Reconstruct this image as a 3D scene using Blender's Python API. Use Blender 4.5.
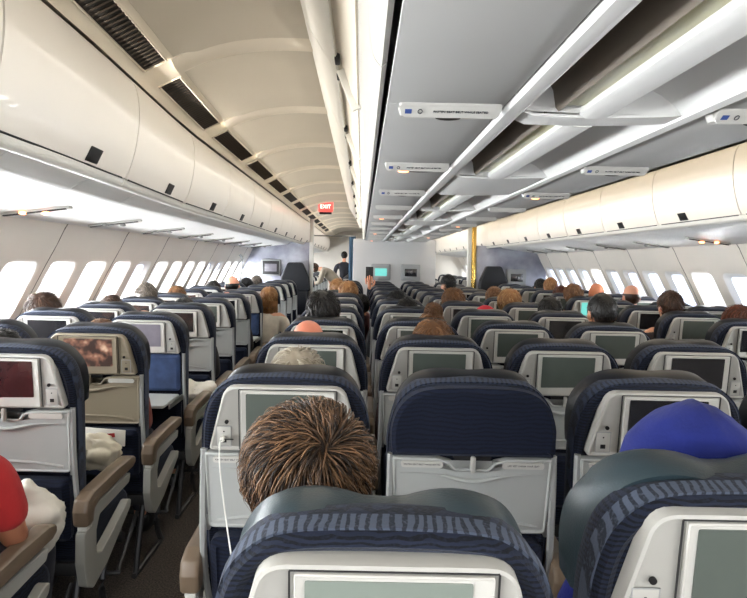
import bpy, bmesh, math, random
from mathutils import Vector, Matrix, Euler, noise
random.seed(7)
for o in list(bpy.data.objects): bpy.data.objects.remove(o, do_unlink=True)
scene = bpy.context.scene
COL = scene.collection
EYE = 1.48          # eye height above the floor
CX = 0.58           # x of the aircraft's centre line
F = 618.0

# ------------------------------------------------------------------ camera
cam_d = bpy.data.cameras.new('camera')
cam_d.sensor_width = 36.0; cam_d.lens = F/747*36.0
cam_d.shift_x = (373.5-362)/747; cam_d.shift_y = -(299-262)/747
cam_d.clip_start = 0.02; cam_d.clip_end = 200
cam = bpy.data.objects.new('camera', cam_d); COL.objects.link(cam)
cam.matrix_world = Matrix.Translation((0, 0, EYE)) @ Matrix.Rotation(math.radians(90), 4, 'X') @ Matrix.Rotation(math.radians(1.15), 4, 'Z')
scene.camera = cam

# ------------------------------------------------------------------ world, light, exposure
w = bpy.data.worlds.new('sky'); scene.world = w; w.use_nodes = True
w.node_tree.nodes['Background'].inputs[0].default_value = (0.97, 0.985, 1.0, 1)
w.node_tree.nodes['Background'].inputs[1].default_value = 1.45
def area(name, loc, direction, sx, sy, power, color=(1, 1, 1), spread=180):
    l = bpy.data.lights.new(name, 'AREA'); l.shape = 'RECTANGLE'; l.size = sx; l.size_y = sy
    l.energy = power; l.color = color; l.spread = math.radians(spread)
    o = bpy.data.objects.new(name, l); COL.objects.link(o); o.location = loc
    # size_y runs along world Y
    z = -Vector(direction).normalized(); y = Vector((0, 1, 0)); x = y.cross(z).normalized(); y = z.cross(x)
    o.matrix_world = Matrix.Translation(loc) @ Matrix((x, y, z)).transposed().to_4x4()
    return o
# daylight outside both rows of windows
area('window_daylight_port', (-3.0, 8.0, EYE-0.35), (1, 0, 0.12), 1.5, 21, 5600, (1.0, 0.99, 0.97))
area('window_daylight_starboard', (2*CX+3.0, 8.0, EYE-0.35), (-1, 0, 0.12), 1.5, 21, 5000, (1.0, 0.99, 0.97))
# added fill strips by the side bins; aisle tubes on the centre-bin flanks
area('flank_fill_port', (-0.90, 8.0, EYE+0.815), (1, 0, 0.12), 0.03, 19, 30, (1.0, 0.95, 0.88), 100)
area('flank_fill_starboard', (2*CX+0.90, 8.0, EYE+0.815), (-1, 0, 0.12), 0.03, 19, 30, (1.0, 0.95, 0.88), 100)
area('aisle_tube_port', (-0.26, 8.0, EYE+0.93), (-0.5, 0, -0.9), 0.06, 19, 18, (1.0, 0.93, 0.82))
area('aisle_tube_starboard', (2*CX+0.26, 8.0, EYE+0.93), (0.5, 0, -0.9), 0.06, 19, 34, (1.0, 0.88, 0.72))
# added fill light above and behind the photographer
area('rear_fill', (CX, -1.4, EYE+0.42), (0, 0.9, -0.45), 3.0, 0.6, 9, (1.0, 0.97, 0.93))
scene.view_settings.view_transform = 'Standard'
scene.view_settings.look = 'None'
scene.view_settings.exposure = 0.45
scene.view_settings.gamma = 1.0
scene.view_settings.use_curve_mapping = False

# ------------------------------------------------------------------ materials
def s2l(c): return tuple((v/255/12.92 if v/255 <= 0.04045 else ((v/255+0.055)/1.055)**2.4) for v in c)
def new_mat(name, col, rough=0.5, metal=0.0, spec=0.5, emit=None, es=0.0, var=0.06, scale=8.0, bump=0.0, bscale=60.0, sheen=0.0, coat=0.0):
    m = bpy.data.materials.new(name); m.use_nodes = True
    nt = m.node_tree; b = nt.nodes['Principled BSDF']
    c = s2l(col)
    tc = nt.nodes.new('ShaderNodeTexCoord')
    n = nt.nodes.new('ShaderNodeTexNoise'); n.inputs['Scale'].default_value = scale; n.inputs['Detail'].default_value = 3
    r = nt.nodes.new('ShaderNodeValToRGB')
    r.color_ramp.elements[0].position = 0.3; r.color_ramp.elements[1].position = 0.7
    r.color_ramp.elements[0].color = tuple(v*(1-var) for v in c)+(1,)
    r.color_ramp.elements[1].color = tuple(min(1, v*(1+var)) for v in c)+(1,)
    nt.links.new(tc.outputs['Object'], n.inputs['Vector']); nt.links.new(n.outputs['Fac'], r.inputs['Fac'])
    nt.links.new(r.outputs['Color'], b.inputs['Base Color'])
    b.inputs['Roughness'].default_value = rough; b.inputs['Metallic'].default_value = metal
    b.inputs['Specular IOR Level'].default_value = spec
    if sheen: b.inputs['Sheen Weight'].default_value = sheen
    if coat: b.inputs['Coat Weight'].default_value = coat
    if bump:
        n2 = nt.nodes.new('ShaderNodeTexNoise'); n2.inputs['Scale'].default_value = bscale; n2.inputs['Detail'].default_value = 4
        nt.links.new(tc.outputs['Object'], n2.inputs['Vector'])
        bp = nt.nodes.new('ShaderNodeBump'); bp.inputs['Strength'].default_value = bump; bp.inputs['Distance'].default_value = 0.004
        nt.links.new(n2.outputs['Fac'], bp.inputs['Height']); nt.links.new(bp.outputs['Normal'], b.inputs['Normal'])
    if emit:
        b.inputs['Emission Color'].default_value = s2l(emit)+(1,); b.inputs['Emission Strength'].default_value = es
    return m
def fabric_mat(name, dark, light, scale=9.0, axis='Z'):
    m = bpy.data.materials.new(name); m.use_nodes = True
    nt = m.node_tree; b = nt.nodes['Principled BSDF']
    tc = nt.nodes.new('ShaderNodeTexCoord')
    mp = nt.nodes.new('ShaderNodeMapping'); mp.inputs['Scale'].default_value = (1, 1, 1)
    nt.links.new(tc.outputs['Object'], mp.inputs['Vector'])
    wv = nt.nodes.new('ShaderNodeTexWave'); wv.wave_type = 'BANDS'; wv.bands_direction = axis
    wv.inputs['Scale'].default_value = scale*1.6; wv.inputs['Distortion'].default_value = 7; wv.inputs['Detail'].default_value = 2
    wv.inputs['Detail Scale'].default_value = 0.6
    nt.links.new(mp.outputs['Vector'], wv.inputs['Vector'])
    vo = nt.nodes.new('ShaderNodeTexNoise'); vo.inputs['Scale'].default_value = 190; vo.inputs['Detail'].default_value = 1
    nt.links.new(mp.outputs['Vector'], vo.inputs['Vector'])
    r0 = nt.nodes.new('ShaderNodeValToRGB'); r0.color_ramp.elements[0].position = 0.42; r0.color_ramp.elements[1].position = 0.75
    nt.links.new(wv.outputs['Fac'], r0.inputs['Fac'])
    mu = nt.nodes.new('ShaderNodeMath'); mu.operation = 'MULTIPLY'
    nt.links.new(r0.outputs['Color'], mu.inputs[0]); nt.links.new(vo.outputs['Fac'], mu.inputs[1])
    r = nt.nodes.new('ShaderNodeValToRGB')
    r.color_ramp.elements[0].position = 0.1; r.color_ramp.elements[1].position = 0.5
    r.color_ramp.elements[0].color = s2l(light)+(1,); r.color_ramp.elements[1].color = s2l(dark)+(1,)
    nt.links.new(mu.outputs[0], r.inputs['Fac']); nt.links.new(r.outputs['Color'], b.inputs['Base Color'])
    b.inputs['Roughness'].default_value = 0.85; b.inputs['Specular IOR Level'].default_value = 0.2
    b.inputs['Sheen Weight'].default_value = 0.12; b.inputs['Sheen Roughness'].default_value = 0.5
    b.inputs['Sheen Tint'].default_value = (0.75, 0.82, 1.0, 1)
    bp = nt.nodes.new('ShaderNodeBump'); bp.inputs['Strength'].default_value = 0.35; bp.inputs['Distance'].default_value = 0.002
    nt.links.new(vo.outputs['Fac'], bp.inputs['Height']); nt.links.new(bp.outputs['Normal'], b.inputs['Normal'])
    return m
M = {}
M['navy'] = fabric_mat('navy_seat_fabric', (9, 11, 18), (25, 31, 48), 24)
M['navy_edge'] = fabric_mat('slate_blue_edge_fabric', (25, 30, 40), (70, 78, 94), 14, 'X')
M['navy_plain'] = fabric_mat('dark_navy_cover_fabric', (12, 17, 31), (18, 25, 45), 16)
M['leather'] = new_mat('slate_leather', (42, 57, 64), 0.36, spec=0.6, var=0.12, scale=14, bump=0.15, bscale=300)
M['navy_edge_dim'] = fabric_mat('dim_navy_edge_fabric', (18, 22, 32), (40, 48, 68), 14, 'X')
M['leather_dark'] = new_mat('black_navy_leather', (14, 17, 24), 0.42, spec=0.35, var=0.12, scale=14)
M['plastic'] = new_mat('warm_grey_plastic', (176, 175, 170), 0.42, var=0.03)
M['plastic_tan'] = new_mat('tan_grey_plastic', (140, 130, 112), 0.42, var=0.03)
M['plastic_light'] = new_mat('light_grey_plastic', (194, 193, 188), 0.4, var=0.02)
M['plastic_mid'] = new_mat('mid_grey_plastic', (150, 152, 152), 0.5, var=0.04)
M['tray'] = new_mat('pale_grey_tray_plastic', (170, 173, 172), 0.4, var=0.03)
M['bronze'] = new_mat('bronze_armrest_cap', (112, 96, 80), 0.38, var=0.08, coat=0.2)
M['arm_side'] = new_mat('grey_armrest_side', (156, 156, 150), 0.45, var=0.04)
M['black'] = new_mat('black_rubber', (12, 12, 14), 0.5)
M['dark'] = new_mat('charcoal_plastic', (34, 34, 36), 0.55)
M['metal'] = new_mat('brushed_seat_metal', (150, 150, 148), 0.35, metal=0.8)
M['recess'] = new_mat('brown_grey_recess', (112, 102, 90), 0.6)
M['leg_metal'] = new_mat('dark_leg_metal', (74, 74, 76), 0.4, metal=0.7)
M['navy_lit'] = new_mat('window_lit_navy_fabric', (58, 78, 118), 0.85, var=0.3, scale=12, bump=0.3)  # window light put into the colour: navy fabric painted brighter blue
M['joint'] = new_mat('grey_panel_joint', (112, 106, 100), 0.6)
M['gold'] = new_mat('gold_lit_trim_metal', (214, 176, 96), 0.25, metal=0.9)  # gold tint stands in for the warm reflection along the post
M['screen_grey'] = new_mat('switched_off_reflecting_screen', (84, 92, 87), 0.22, spec=0.7, var=0.12, scale=5, coat=0.4)  # bright reflection on the dark screen painted into its base colour
M['screen_sage'] = new_mat('pale_reflecting_screen', (128, 138, 131), 0.22, spec=0.7, var=0.08, scale=5, coat=0.4)  # same screen with a stronger reflection painted in
M['screen_dark'] = new_mat('dark_screen_glass', (40, 40, 44), 0.18, spec=0.7, var=0.3, scale=6, coat=0.5)
M['screen_red'] = new_mat('dark_reddish_screen_glass', (56, 34, 36), 0.25, var=0.4, scale=7, coat=0.4)
M['screen_teal'] = new_mat('lit_teal_screen', (40, 90, 90), 0.3, emit=(120, 215, 205), es=0.8, var=0.2, scale=20)
M['screen_pale'] = new_mat('lit_pale_screen', (90, 90, 96), 0.3, emit=(150, 140, 155), es=0.3, var=0.2, scale=20)
M['bin'] = new_mat('cream_bin_plastic', (236, 230, 221), 0.38, var=0.015, scale=3, coat=0.15)
M['bin_white'] = new_mat('white_bin_plastic', (238, 236, 228), 0.4, var=0.015, scale=3)
M['bin_door'] = new_mat('pale_grey_centre_bin_door', (196, 193, 184), 0.4, var=0.015, scale=3)
M['ceil'] = new_mat('beige_ceiling_panel', (206, 197, 180), 0.6, var=0.02, scale=3)
M['ceil_rib'] = new_mat('cream_ceiling_rib', (232, 222, 204), 0.55, var=0.02, scale=3)
M['psu'] = new_mat('grey_service_panel', (186, 186, 184), 0.55, var=0.02, scale=3)
M['psu_side'] = new_mat('white_service_panel', (226, 226, 224), 0.45, var=0.02, scale=3)
M['wall'] = new_mat('cream_sidewall', (226, 220, 210), 0.5, var=0.02, scale=4)
M['reveal'] = new_mat('white_window_reveal', (240, 238, 234), 0.4, var=0.01)
M['olive'] = new_mat('olive_light_diffuser', (188, 184, 146), 0.35, var=0.04)
M['vent'] = new_mat('dark_vent', (30, 27, 24), 0.6, var=0.1)
M['bulkhead'] = new_mat('grey_bulkhead', (190, 190, 190), 0.55, var=0.02, scale=2)
M['white_cloth'] = new_mat('white_cloth', (228, 224, 214), 0.85, var=0.05, bump=0.3, bscale=30)
M['white_plastic'] = new_mat('white_cable_plastic', (235, 235, 230), 0.4)
M['lamp_lit'] = new_mat('lit_reading_lamp', (255, 200, 150), 0.3, emit=(255, 150, 90), es=6.0)
M['lamp_red'] = new_mat('lit_red_sign', (200, 60, 60), 0.4, emit=(255, 90, 80), es=0.9)
M['sign_glow'] = new_mat('lit_sign_letters', (255, 230, 220), 0.4, emit=(255, 225, 210), es=2.5)
M['ink'] = new_mat('dark_ink', (50, 54, 62), 0.6)
M['blue_ink'] = new_mat('blue_ink', (60, 84, 150), 0.6)
M['curtain'] = new_mat('blue_grey_curtain', (96, 130, 160), 0.8, var=0.15, scale=10)
def carpet():
    m = bpy.data.materials.new('speckled_brown_carpet'); m.use_nodes = True; nt = m.node_tree; b = nt.nodes['Principled BSDF']
    tc = nt.nodes.new('ShaderNodeTexCoord'); n = nt.nodes.new('ShaderNodeTexNoise'); n.inputs['Scale'].default_value = 130; n.inputs['Detail'].default_value = 3
    r = nt.nodes.new('ShaderNodeValToRGB'); r.color_ramp.elements[0].position = 0.35; r.color_ramp.elements[1].position = 0.68
    r.color_ramp.elements[0].color = s2l((34, 32, 32))+(1,); r.color_ramp.elements[1].color = s2l((98, 88, 80))+(1,)
    nt.links.new(tc.outputs['Object'], n.inputs['Vector']); nt.links.new(n.outputs['Fac'], r.inputs['Fac']); nt.links.new(r.outputs['Color'], b.inputs['Base Color'])
    b.inputs['Roughness'].default_value = 0.95
    bp = nt.nodes.new('ShaderNodeBump'); bp.inputs['Strength'].default_value = 0.6; bp.inputs['Distance'].default_value = 0.004
    nt.links.new(n.outputs['Fac'], bp.inputs['Height']); nt.links.new(bp.outputs['Normal'], b.inputs['Normal'])
    return m
M['carpet'] = carpet()
def mural():
    m = bpy.data.materials.new('cloudy_blue_grey_mural'); m.use_nodes = True; nt = m.node_tree; b = nt.nodes['Principled BSDF']
    tc = nt.nodes.new('ShaderNodeTexCoord'); n = nt.nodes.new('ShaderNodeTexNoise'); n.inputs['Scale'].default_value = 2.2; n.inputs['Detail'].default_value = 4
    r = nt.nodes.new('ShaderNodeValToRGB'); r.color_ramp.elements[0].position = 0.38; r.color_ramp.elements[1].position = 0.66
    r.color_ramp.elements[0].color = s2l((120, 122, 136))+(1,); r.color_ramp.elements[1].color = s2l((176, 178, 190))+(1,)
    nt.links.new(tc.outputs['Object'], n.inputs['Vector']); nt.links.new(n.outputs['Fac'], r.inputs['Fac']); nt.links.new(r.outputs['Color'], b.inputs['Base Color'])
    b.inputs['Roughness'].default_value = 0.5
    return m
M['mural'] = mural()
def picture():
    m = bpy.data.materials.new('lit_warm_film_screen'); m.use_nodes = True; nt = m.node_tree; b = nt.nodes['Principled BSDF']
    tc = nt.nodes.new('ShaderNodeTexCoord'); n = nt.nodes.new('ShaderNodeTexNoise'); n.inputs['Scale'].default_value = 22; n.inputs['Detail'].default_value = 2
    r = nt.nodes.new('ShaderNodeValToRGB'); r.color_ramp.elements[0].position = 0.42; r.color_ramp.elements[1].position = 0.72
    r.color_ramp.elements[0].color = s2l((60, 40, 34))+(1,); r.color_ramp.elements[1].color = s2l((225, 190, 160))+(1,)
    e = r.color_ramp.elements.new(0.56); e.color = s2l((150, 104, 84))+(1,)
    nt.links.new(tc.outputs['Object'], n.inputs['Vector']); nt.links.new(n.outputs['Fac'], r.inputs['Fac'])
    nt.links.new(r.outputs['Color'], b.inputs['Emission Color']); b.inputs['Emission Strength'].default_value = 0.75
    b.inputs['Base Color'].default_value = (0.02, 0.02, 0.02, 1); b.inputs['Roughness'].default_value = 0.3
    return m
M['screen_film'] = picture()
def glass():
    m = bpy.data.materials.new('window_acrylic'); m.use_nodes = True; nt = m.node_tree
    b = nt.nodes['Principled BSDF']; out = nt.nodes['Material Output']
    t = nt.nodes.new('ShaderNodeBsdfTransparent'); t.inputs[0].default_value = (0.96, 0.98, 1, 1)
    mx = nt.nodes.new('ShaderNodeMixShader'); mx.inputs[0].default_value = 0.08
    b.inputs['Roughness'].default_value = 0.08
    nt.links.new(t.outputs[0], mx.inputs[1]); nt.links.new(b.outputs[0], mx.inputs[2]); nt.links.new(mx.outputs[0], out.inputs['Surface'])
    return m
M['glass'] = glass()
def shade_mat():
    m = bpy.data.materials.new('translucent_window_shade'); m.use_nodes = True; nt = m.node_tree
    b = nt.nodes['Principled BSDF']; out = nt.nodes['Material Output']
    t = nt.nodes.new('ShaderNodeBsdfTranslucent'); t.inputs[0].default_value = (0.8, 0.85, 0.95, 1)
    mx = nt.nodes.new('ShaderNodeMixShader'); mx.inputs[0].default_value = 0.75
    b.inputs['Base Color'].default_value = (0.7, 0.72, 0.76, 1)
    nt.links.new(t.outputs[0], mx.inputs[1]); nt.links.new(b.outputs[0], mx.inputs[2]); nt.links.new(mx.outputs[0], out.inputs['Surface'])
    return m
M['shade'] = shade_mat()
_mc = {}
def skin_mat(c):
    k = ('skin', c)
    if k not in _mc:
        _mc[k] = new_mat('skin', c, 0.5, var=0.08, scale=12, bump=0.1, bscale=200)
        _mc[k].node_tree.nodes['Principled BSDF'].inputs['Subsurface Weight'].default_value = 0.08
        _mc[k].node_tree.nodes['Principled BSDF'].inputs['Subsurface Scale'].default_value = 0.02
    return _mc[k]
def cloth_mat(c):
    k = ('cloth', c)
    if k not in _mc: _mc[k] = new_mat('clothing_fabric', c, 0.9, var=0.15, scale=10, bump=0.3, bscale=120, sheen=0.04)
    return _mc[k]
def hair_mat(dark, light, sc=40):
    k = ('hair', dark, light)
    if k not in _mc:
        m = bpy.data.materials.new('hair'); m.use_nodes = True; nt = m.node_tree; b = nt.nodes['Principled BSDF']
        tc = nt.nodes.new('ShaderNodeTexCoord')
        mp = nt.nodes.new('ShaderNodeMapping'); mp.inputs['Scale'].default_value = (1, 1, 0.35)
        n = nt.nodes.new('ShaderNodeTexNoise'); n.inputs['Scale'].default_value = sc; n.inputs['Detail'].default_value = 4
        r = nt.nodes.new('ShaderNodeValToRGB'); r.color_ramp.elements[0].position = 0.36; r.color_ramp.elements[1].position = 0.66
        r.color_ramp.elements[0].color = s2l(dark)+(1,); r.color_ramp.elements[1].color = s2l(light)+(1,)
        nt.links.new(tc.outputs['Object'], mp.inputs['Vector']); nt.links.new(mp.outputs['Vector'], n.inputs['Vector'])
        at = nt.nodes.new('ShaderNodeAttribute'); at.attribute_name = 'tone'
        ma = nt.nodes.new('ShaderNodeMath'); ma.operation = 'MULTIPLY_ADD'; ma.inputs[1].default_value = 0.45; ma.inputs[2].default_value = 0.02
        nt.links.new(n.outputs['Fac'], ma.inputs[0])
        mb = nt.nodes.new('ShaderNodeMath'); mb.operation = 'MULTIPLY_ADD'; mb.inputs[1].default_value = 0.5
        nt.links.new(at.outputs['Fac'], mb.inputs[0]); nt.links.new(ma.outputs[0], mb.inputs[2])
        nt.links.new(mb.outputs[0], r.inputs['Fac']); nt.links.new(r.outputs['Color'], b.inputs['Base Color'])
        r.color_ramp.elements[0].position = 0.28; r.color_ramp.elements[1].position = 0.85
        b.inputs['Roughness'].default_value = 0.45; b.inputs['Specular IOR Level'].default_value = 0.4
        _mc[k] = m
    return _mc[k]

# ------------------------------------------------------------------ object helpers
def link(o, parent=None):
    COL.objects.link(o)
    if parent is not None: o.parent = parent
    return o
def obj(name, bm, mats, parent=None, smooth=True, angle=35):
    bmesh.ops.recalc_face_normals(bm, faces=bm.faces[:])
    me = bpy.data.meshes.new(name); bm.to_mesh(me); bm.free()
    for m in (mats if isinstance(mats, (list, tuple)) else [mats]): me.materials.append(m)
    if smooth:
        for p in me.polygons: p.use_smooth = True
        try: me.set_sharp_from_angle(angle=math.radians(angle))
        except Exception: pass
    return link(bpy.data.objects.new(name, me), parent)
def tag(o, label=None, cat=None, group=None, kind=None):
    if label: o['label'] = label
    if cat: o['category'] = cat
    if group: o['group'] = group
    if kind: o['kind'] = kind
    return o
def empty(name, loc=(0, 0, 0), rz=0.0):
    o = bpy.data.objects.new(name, None); o.location = loc; o.rotation_euler = (0, 0, rz); o.empty_display_size = 0.1
    return link(o)
def struct(name, bm, mats, parent=None, **k):
    o = obj(name, bm, mats, parent, **k)
    if parent is None: o['kind'] = 'structure'
    return o
def copy_tree(o, parent=None):
    c = o.copy(); COL.objects.link(c); c.parent = parent
    for ch in [k for k in ALLCH.get(o.name, [])]: copy_tree(ch, c)
    return c
ALLCH = {}
def index_children(root):
    ch = [o for o in bpy.data.objects if o.parent == root]
    ALLCH[root.name] = ch
    for c in ch: index_children(c)
def add_mesh(bm, verts, faces, mi=0):
    vs = [bm.verts.new(v) for v in verts]
    for f in faces:
        try:
            fc = bm.faces.new([vs[i] for i in f]); fc.material_index = mi
        except ValueError: pass
    return vs
def add_box(bm, c, s, bevel=0.0, rot=None, mi=0, seg=2):
    t = bmesh.new(); bmesh.ops.create_cube(t, size=1.0)
    bmesh.ops.scale(t, vec=s, verts=t.verts)
    if bevel > 0: bmesh.ops.bevel(t, geom=t.edges[:], offset=min(bevel, min(s)*0.45), segments=seg, affect='EDGES', profile=0.5)
    if rot is not None: bmesh.ops.transform(t, matrix=rot.to_4x4(), verts=t.verts)
    bmesh.ops.translate(t, vec=c, verts=t.verts)
    merge(bm, t, mi)
def merge(bm, t, mi=0, mat=None):
    if mat is not None: bmesh.ops.transform(t, matrix=mat, verts=t.verts)
    vm = {v: bm.verts.new(v.co) for v in t.verts}
    for f in t.faces:
        try:
            nf = bm.faces.new([vm[v] for v in f.verts]); nf.material_index = mi
        except ValueError: pass
    t.free()
def box(name, c, s, mat, parent=None, bevel=0.004, rot=None):
    bm = bmesh.new(); add_box(bm, c, s, bevel, rot); return obj(name, bm, mat, parent)
def layered(bm, outline, layers, mi=0, flip=False):
    """outline: closed list of (x,z); layers: (y, inset); capped front and back."""
    n = len(outline); P = [Vector(p) for p in outline]
    area_ = sum(P[i].x*P[(i+1) % n].y-P[(i+1) % n].x*P[i].y for i in range(n))
    sg = 1 if area_ > 0 else -1
    nor = []
    for i in range(n):
        a = (P[i]-P[i-1]); b = (P[(i+1) % n]-P[i])
        a = a.normalized() if a.length > 1e-9 else Vector((0, 0)); b = b.normalized() if b.length > 1e-9 else Vector((0, 0))
        t = (a+b); t = t.normalized() if t.length > 1e-6 else b
        nor.append(Vector((-t.y, t.x))*sg)
    rings = []
    for (y, ins) in layers:
        rings.append([bm.verts.new((P[i].x+nor[i].x*ins, y, P[i].y+nor[i].y*ins)) for i in range(n)])
    for r in range(len(rings)-1):
        for i in range(n):
            f = bm.faces.new((rings[r][i], rings[r][(i+1) % n], rings[r+1][(i+1) % n], rings[r+1][i])); f.material_index = mi
    for ring in (rings[0], rings[-1]):
        f = bm.faces.new(ring); f.material_index = mi
def tube(bm, pts, r, seg=8, mi=0, closed=False):
    pts = [Vector(p) for p in pts]; n = len(pts); rings = []
    up0 = Vector((0, 0, 1))
    for i, p in enumerate(pts):
        if closed: t = pts[(i+1) % n]-pts[i-1]
        else: t = pts[min(i+1, n-1)]-pts[max(i-1, 0)]
        t.normalize()
        a = t.cross(up0)
        if a.length < 1e-3: a = t.cross(Vector((1, 0, 0)))
        a.normalize(); b = t.cross(a).normalized()
        rr = r[i] if isinstance(r, (list, tuple)) else r
        rings.append([bm.verts.new(p+a*math.cos(k*2*math.pi/seg)*rr+b*math.sin(k*2*math.pi/seg)*rr) for k in range(seg)])
    m = n if closed else n-1
    for i in range(m):
        A = rings[i]; B = rings[(i+1) % n]
        for k in range(seg):
            f = bm.faces.new((A[k], A[(k+1) % seg], B[(k+1) % seg], B[k])); f.material_index = mi
    if not closed:
        for R_ in (rings[0], rings[-1]):
            f = bm.faces.new(R_); f.material_index = mi
def smooth_path(pts, k=6):
    pts = [Vector(p) for p in pts]; out = []
    for i in range(len(pts)-1):
        p0 = pts[max(i-1, 0)]; p1 = pts[i]; p2 = pts[i+1]; p3 = pts[min(i+2, len(pts)-1)]
        for j in range(k):
            t = j/k
            out.append(0.5*((2*p1)+(-p0+p2)*t+(2*p0-5*p1+4*p2-p3)*t*t+(-p0+3*p1-3*p2+p3)*t**3))
    out.append(pts[-1]); return out
def round_poly(pts, rads, k=6):
    """rounded polygon in 2D; rads per corner"""
    n = len(pts); out = []
    for i in range(n):
        p = Vector(pts[i]); a = Vector(pts[i-1])-p; b = Vector(pts[(i+1) % n])-p
        r = rads[i] if isinstance(rads, (list, tuple)) else rads
        if r <= 1e-6: out.append(p); continue
        la, lb = a.length, b.length; a.normalize(); b.normalize()
        ang = a.angle(b); d = min(r/math.tan(ang/2), la*0.49, lb*0.49)
        p0 = p+a*d; p1 = p+b*d
        for j in range(k+1):
            t = j/k; out.append((1-t)**2*p0+2*t*(1-t)*p+t*t*p1)
    return [(q.x, q.y) for q in out]
def sweep(bm, prof, ys, thick=0.012, mi=0, fn=None, normal_sign=1):
    """sheet with thickness: profile list of (x,z) swept along the y values ys"""
    n = len(prof); P = [Vector(p) for p in prof]; nor = []
    for i in range(n):
        t = (P[min(i+1, n-1)]-P[max(i-1, 0)]); t = t.normalized() if t.length > 0 else Vector((1, 0))
        nor.append(Vector((-t.y, t.x))*normal_sign)
    A = []; B = []
    for y in ys:
        ra = []; rb = []
        for i in range(n):
            a = P[i]; b = P[i]+nor[i]*thick
            ax, az, bx, bz = a.x, a.y, b.x, b.y
            if fn: ax, az = fn(ax, y, az); bx, bz = fn(bx, y, bz)
            ra.append(bm.verts.new((ax, y, az))); rb.append(bm.verts.new((bx, y, bz)))
        A.append(ra); B.append(rb)
    def q(*v):
        f = bm.faces.new(v); f.material_index = mi
    for j in range(len(ys)-1):
        for i in range(n-1):
            q(A[j][i], A[j][i+1], A[j+1][i+1], A[j+1][i]); q(B[j][i], B[j+1][i], B[j+1][i+1], B[j][i+1])
        q(A[j][0], A[j+1][0], B[j+1][0], B[j][0]); q(A[j][-1], B[j][-1], B[j+1][-1], A[j+1][-1])
    for j in (0, len(ys)-1):
        for i in range(n-1): q(A[j][i], B[j][i], B[j][i+1], A[j][i+1])
def text_obj(name, s, size, mat, parent, mtx, depth=0.0006):
    cu = bpy.data.curves.new(name, 'FONT'); cu.body = s; cu.size = size; cu.extrude = depth; cu.align_x = 'CENTER'; cu.align_y = 'CENTER'; cu.resolution_u = 2
    t = bpy.data.objects.new(name+'_src', cu); COL.objects.link(t)
    dg = bpy.context.evaluated_depsgraph_get(); dg.update()
    me = bpy.data.meshes.new_from_object(t.evaluated_get(dg)); bpy.data.objects.remove(t, do_unlink=True)
    me.materials.clear(); me.materials.append(mat); me.transform(mtx)
    return link(bpy.data.objects.new(name, me), parent)
def frange(a, b, n): return [a+(b-a)*i/n for i in range(n+1)]
def smoothstep(t): t = max(0, min(1, t)); return t*t*(3-2*t)
MIRX = lambda x: 2*CX-x
def taper(x, y, z):
    d = abs(x-CX)
    wgt = 1.0 if d < 1.85 else max(0, 1-(d-1.85)/0.5)
    t = 0.055*smoothstep((3.9-y)/2.4)*wgt
    return CX+(x-CX)*(1-t), z

# ================================================================== SETTING
Y0, Y1 = -1.6, 20.0
# floor
bm = bmesh.new(); add_box(bm, (CX, (Y0+Y1)/2, -0.03), (5.8, Y1-Y0, 0.06)); struct('floor', bm, M['carpet'], smooth=False)
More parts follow.
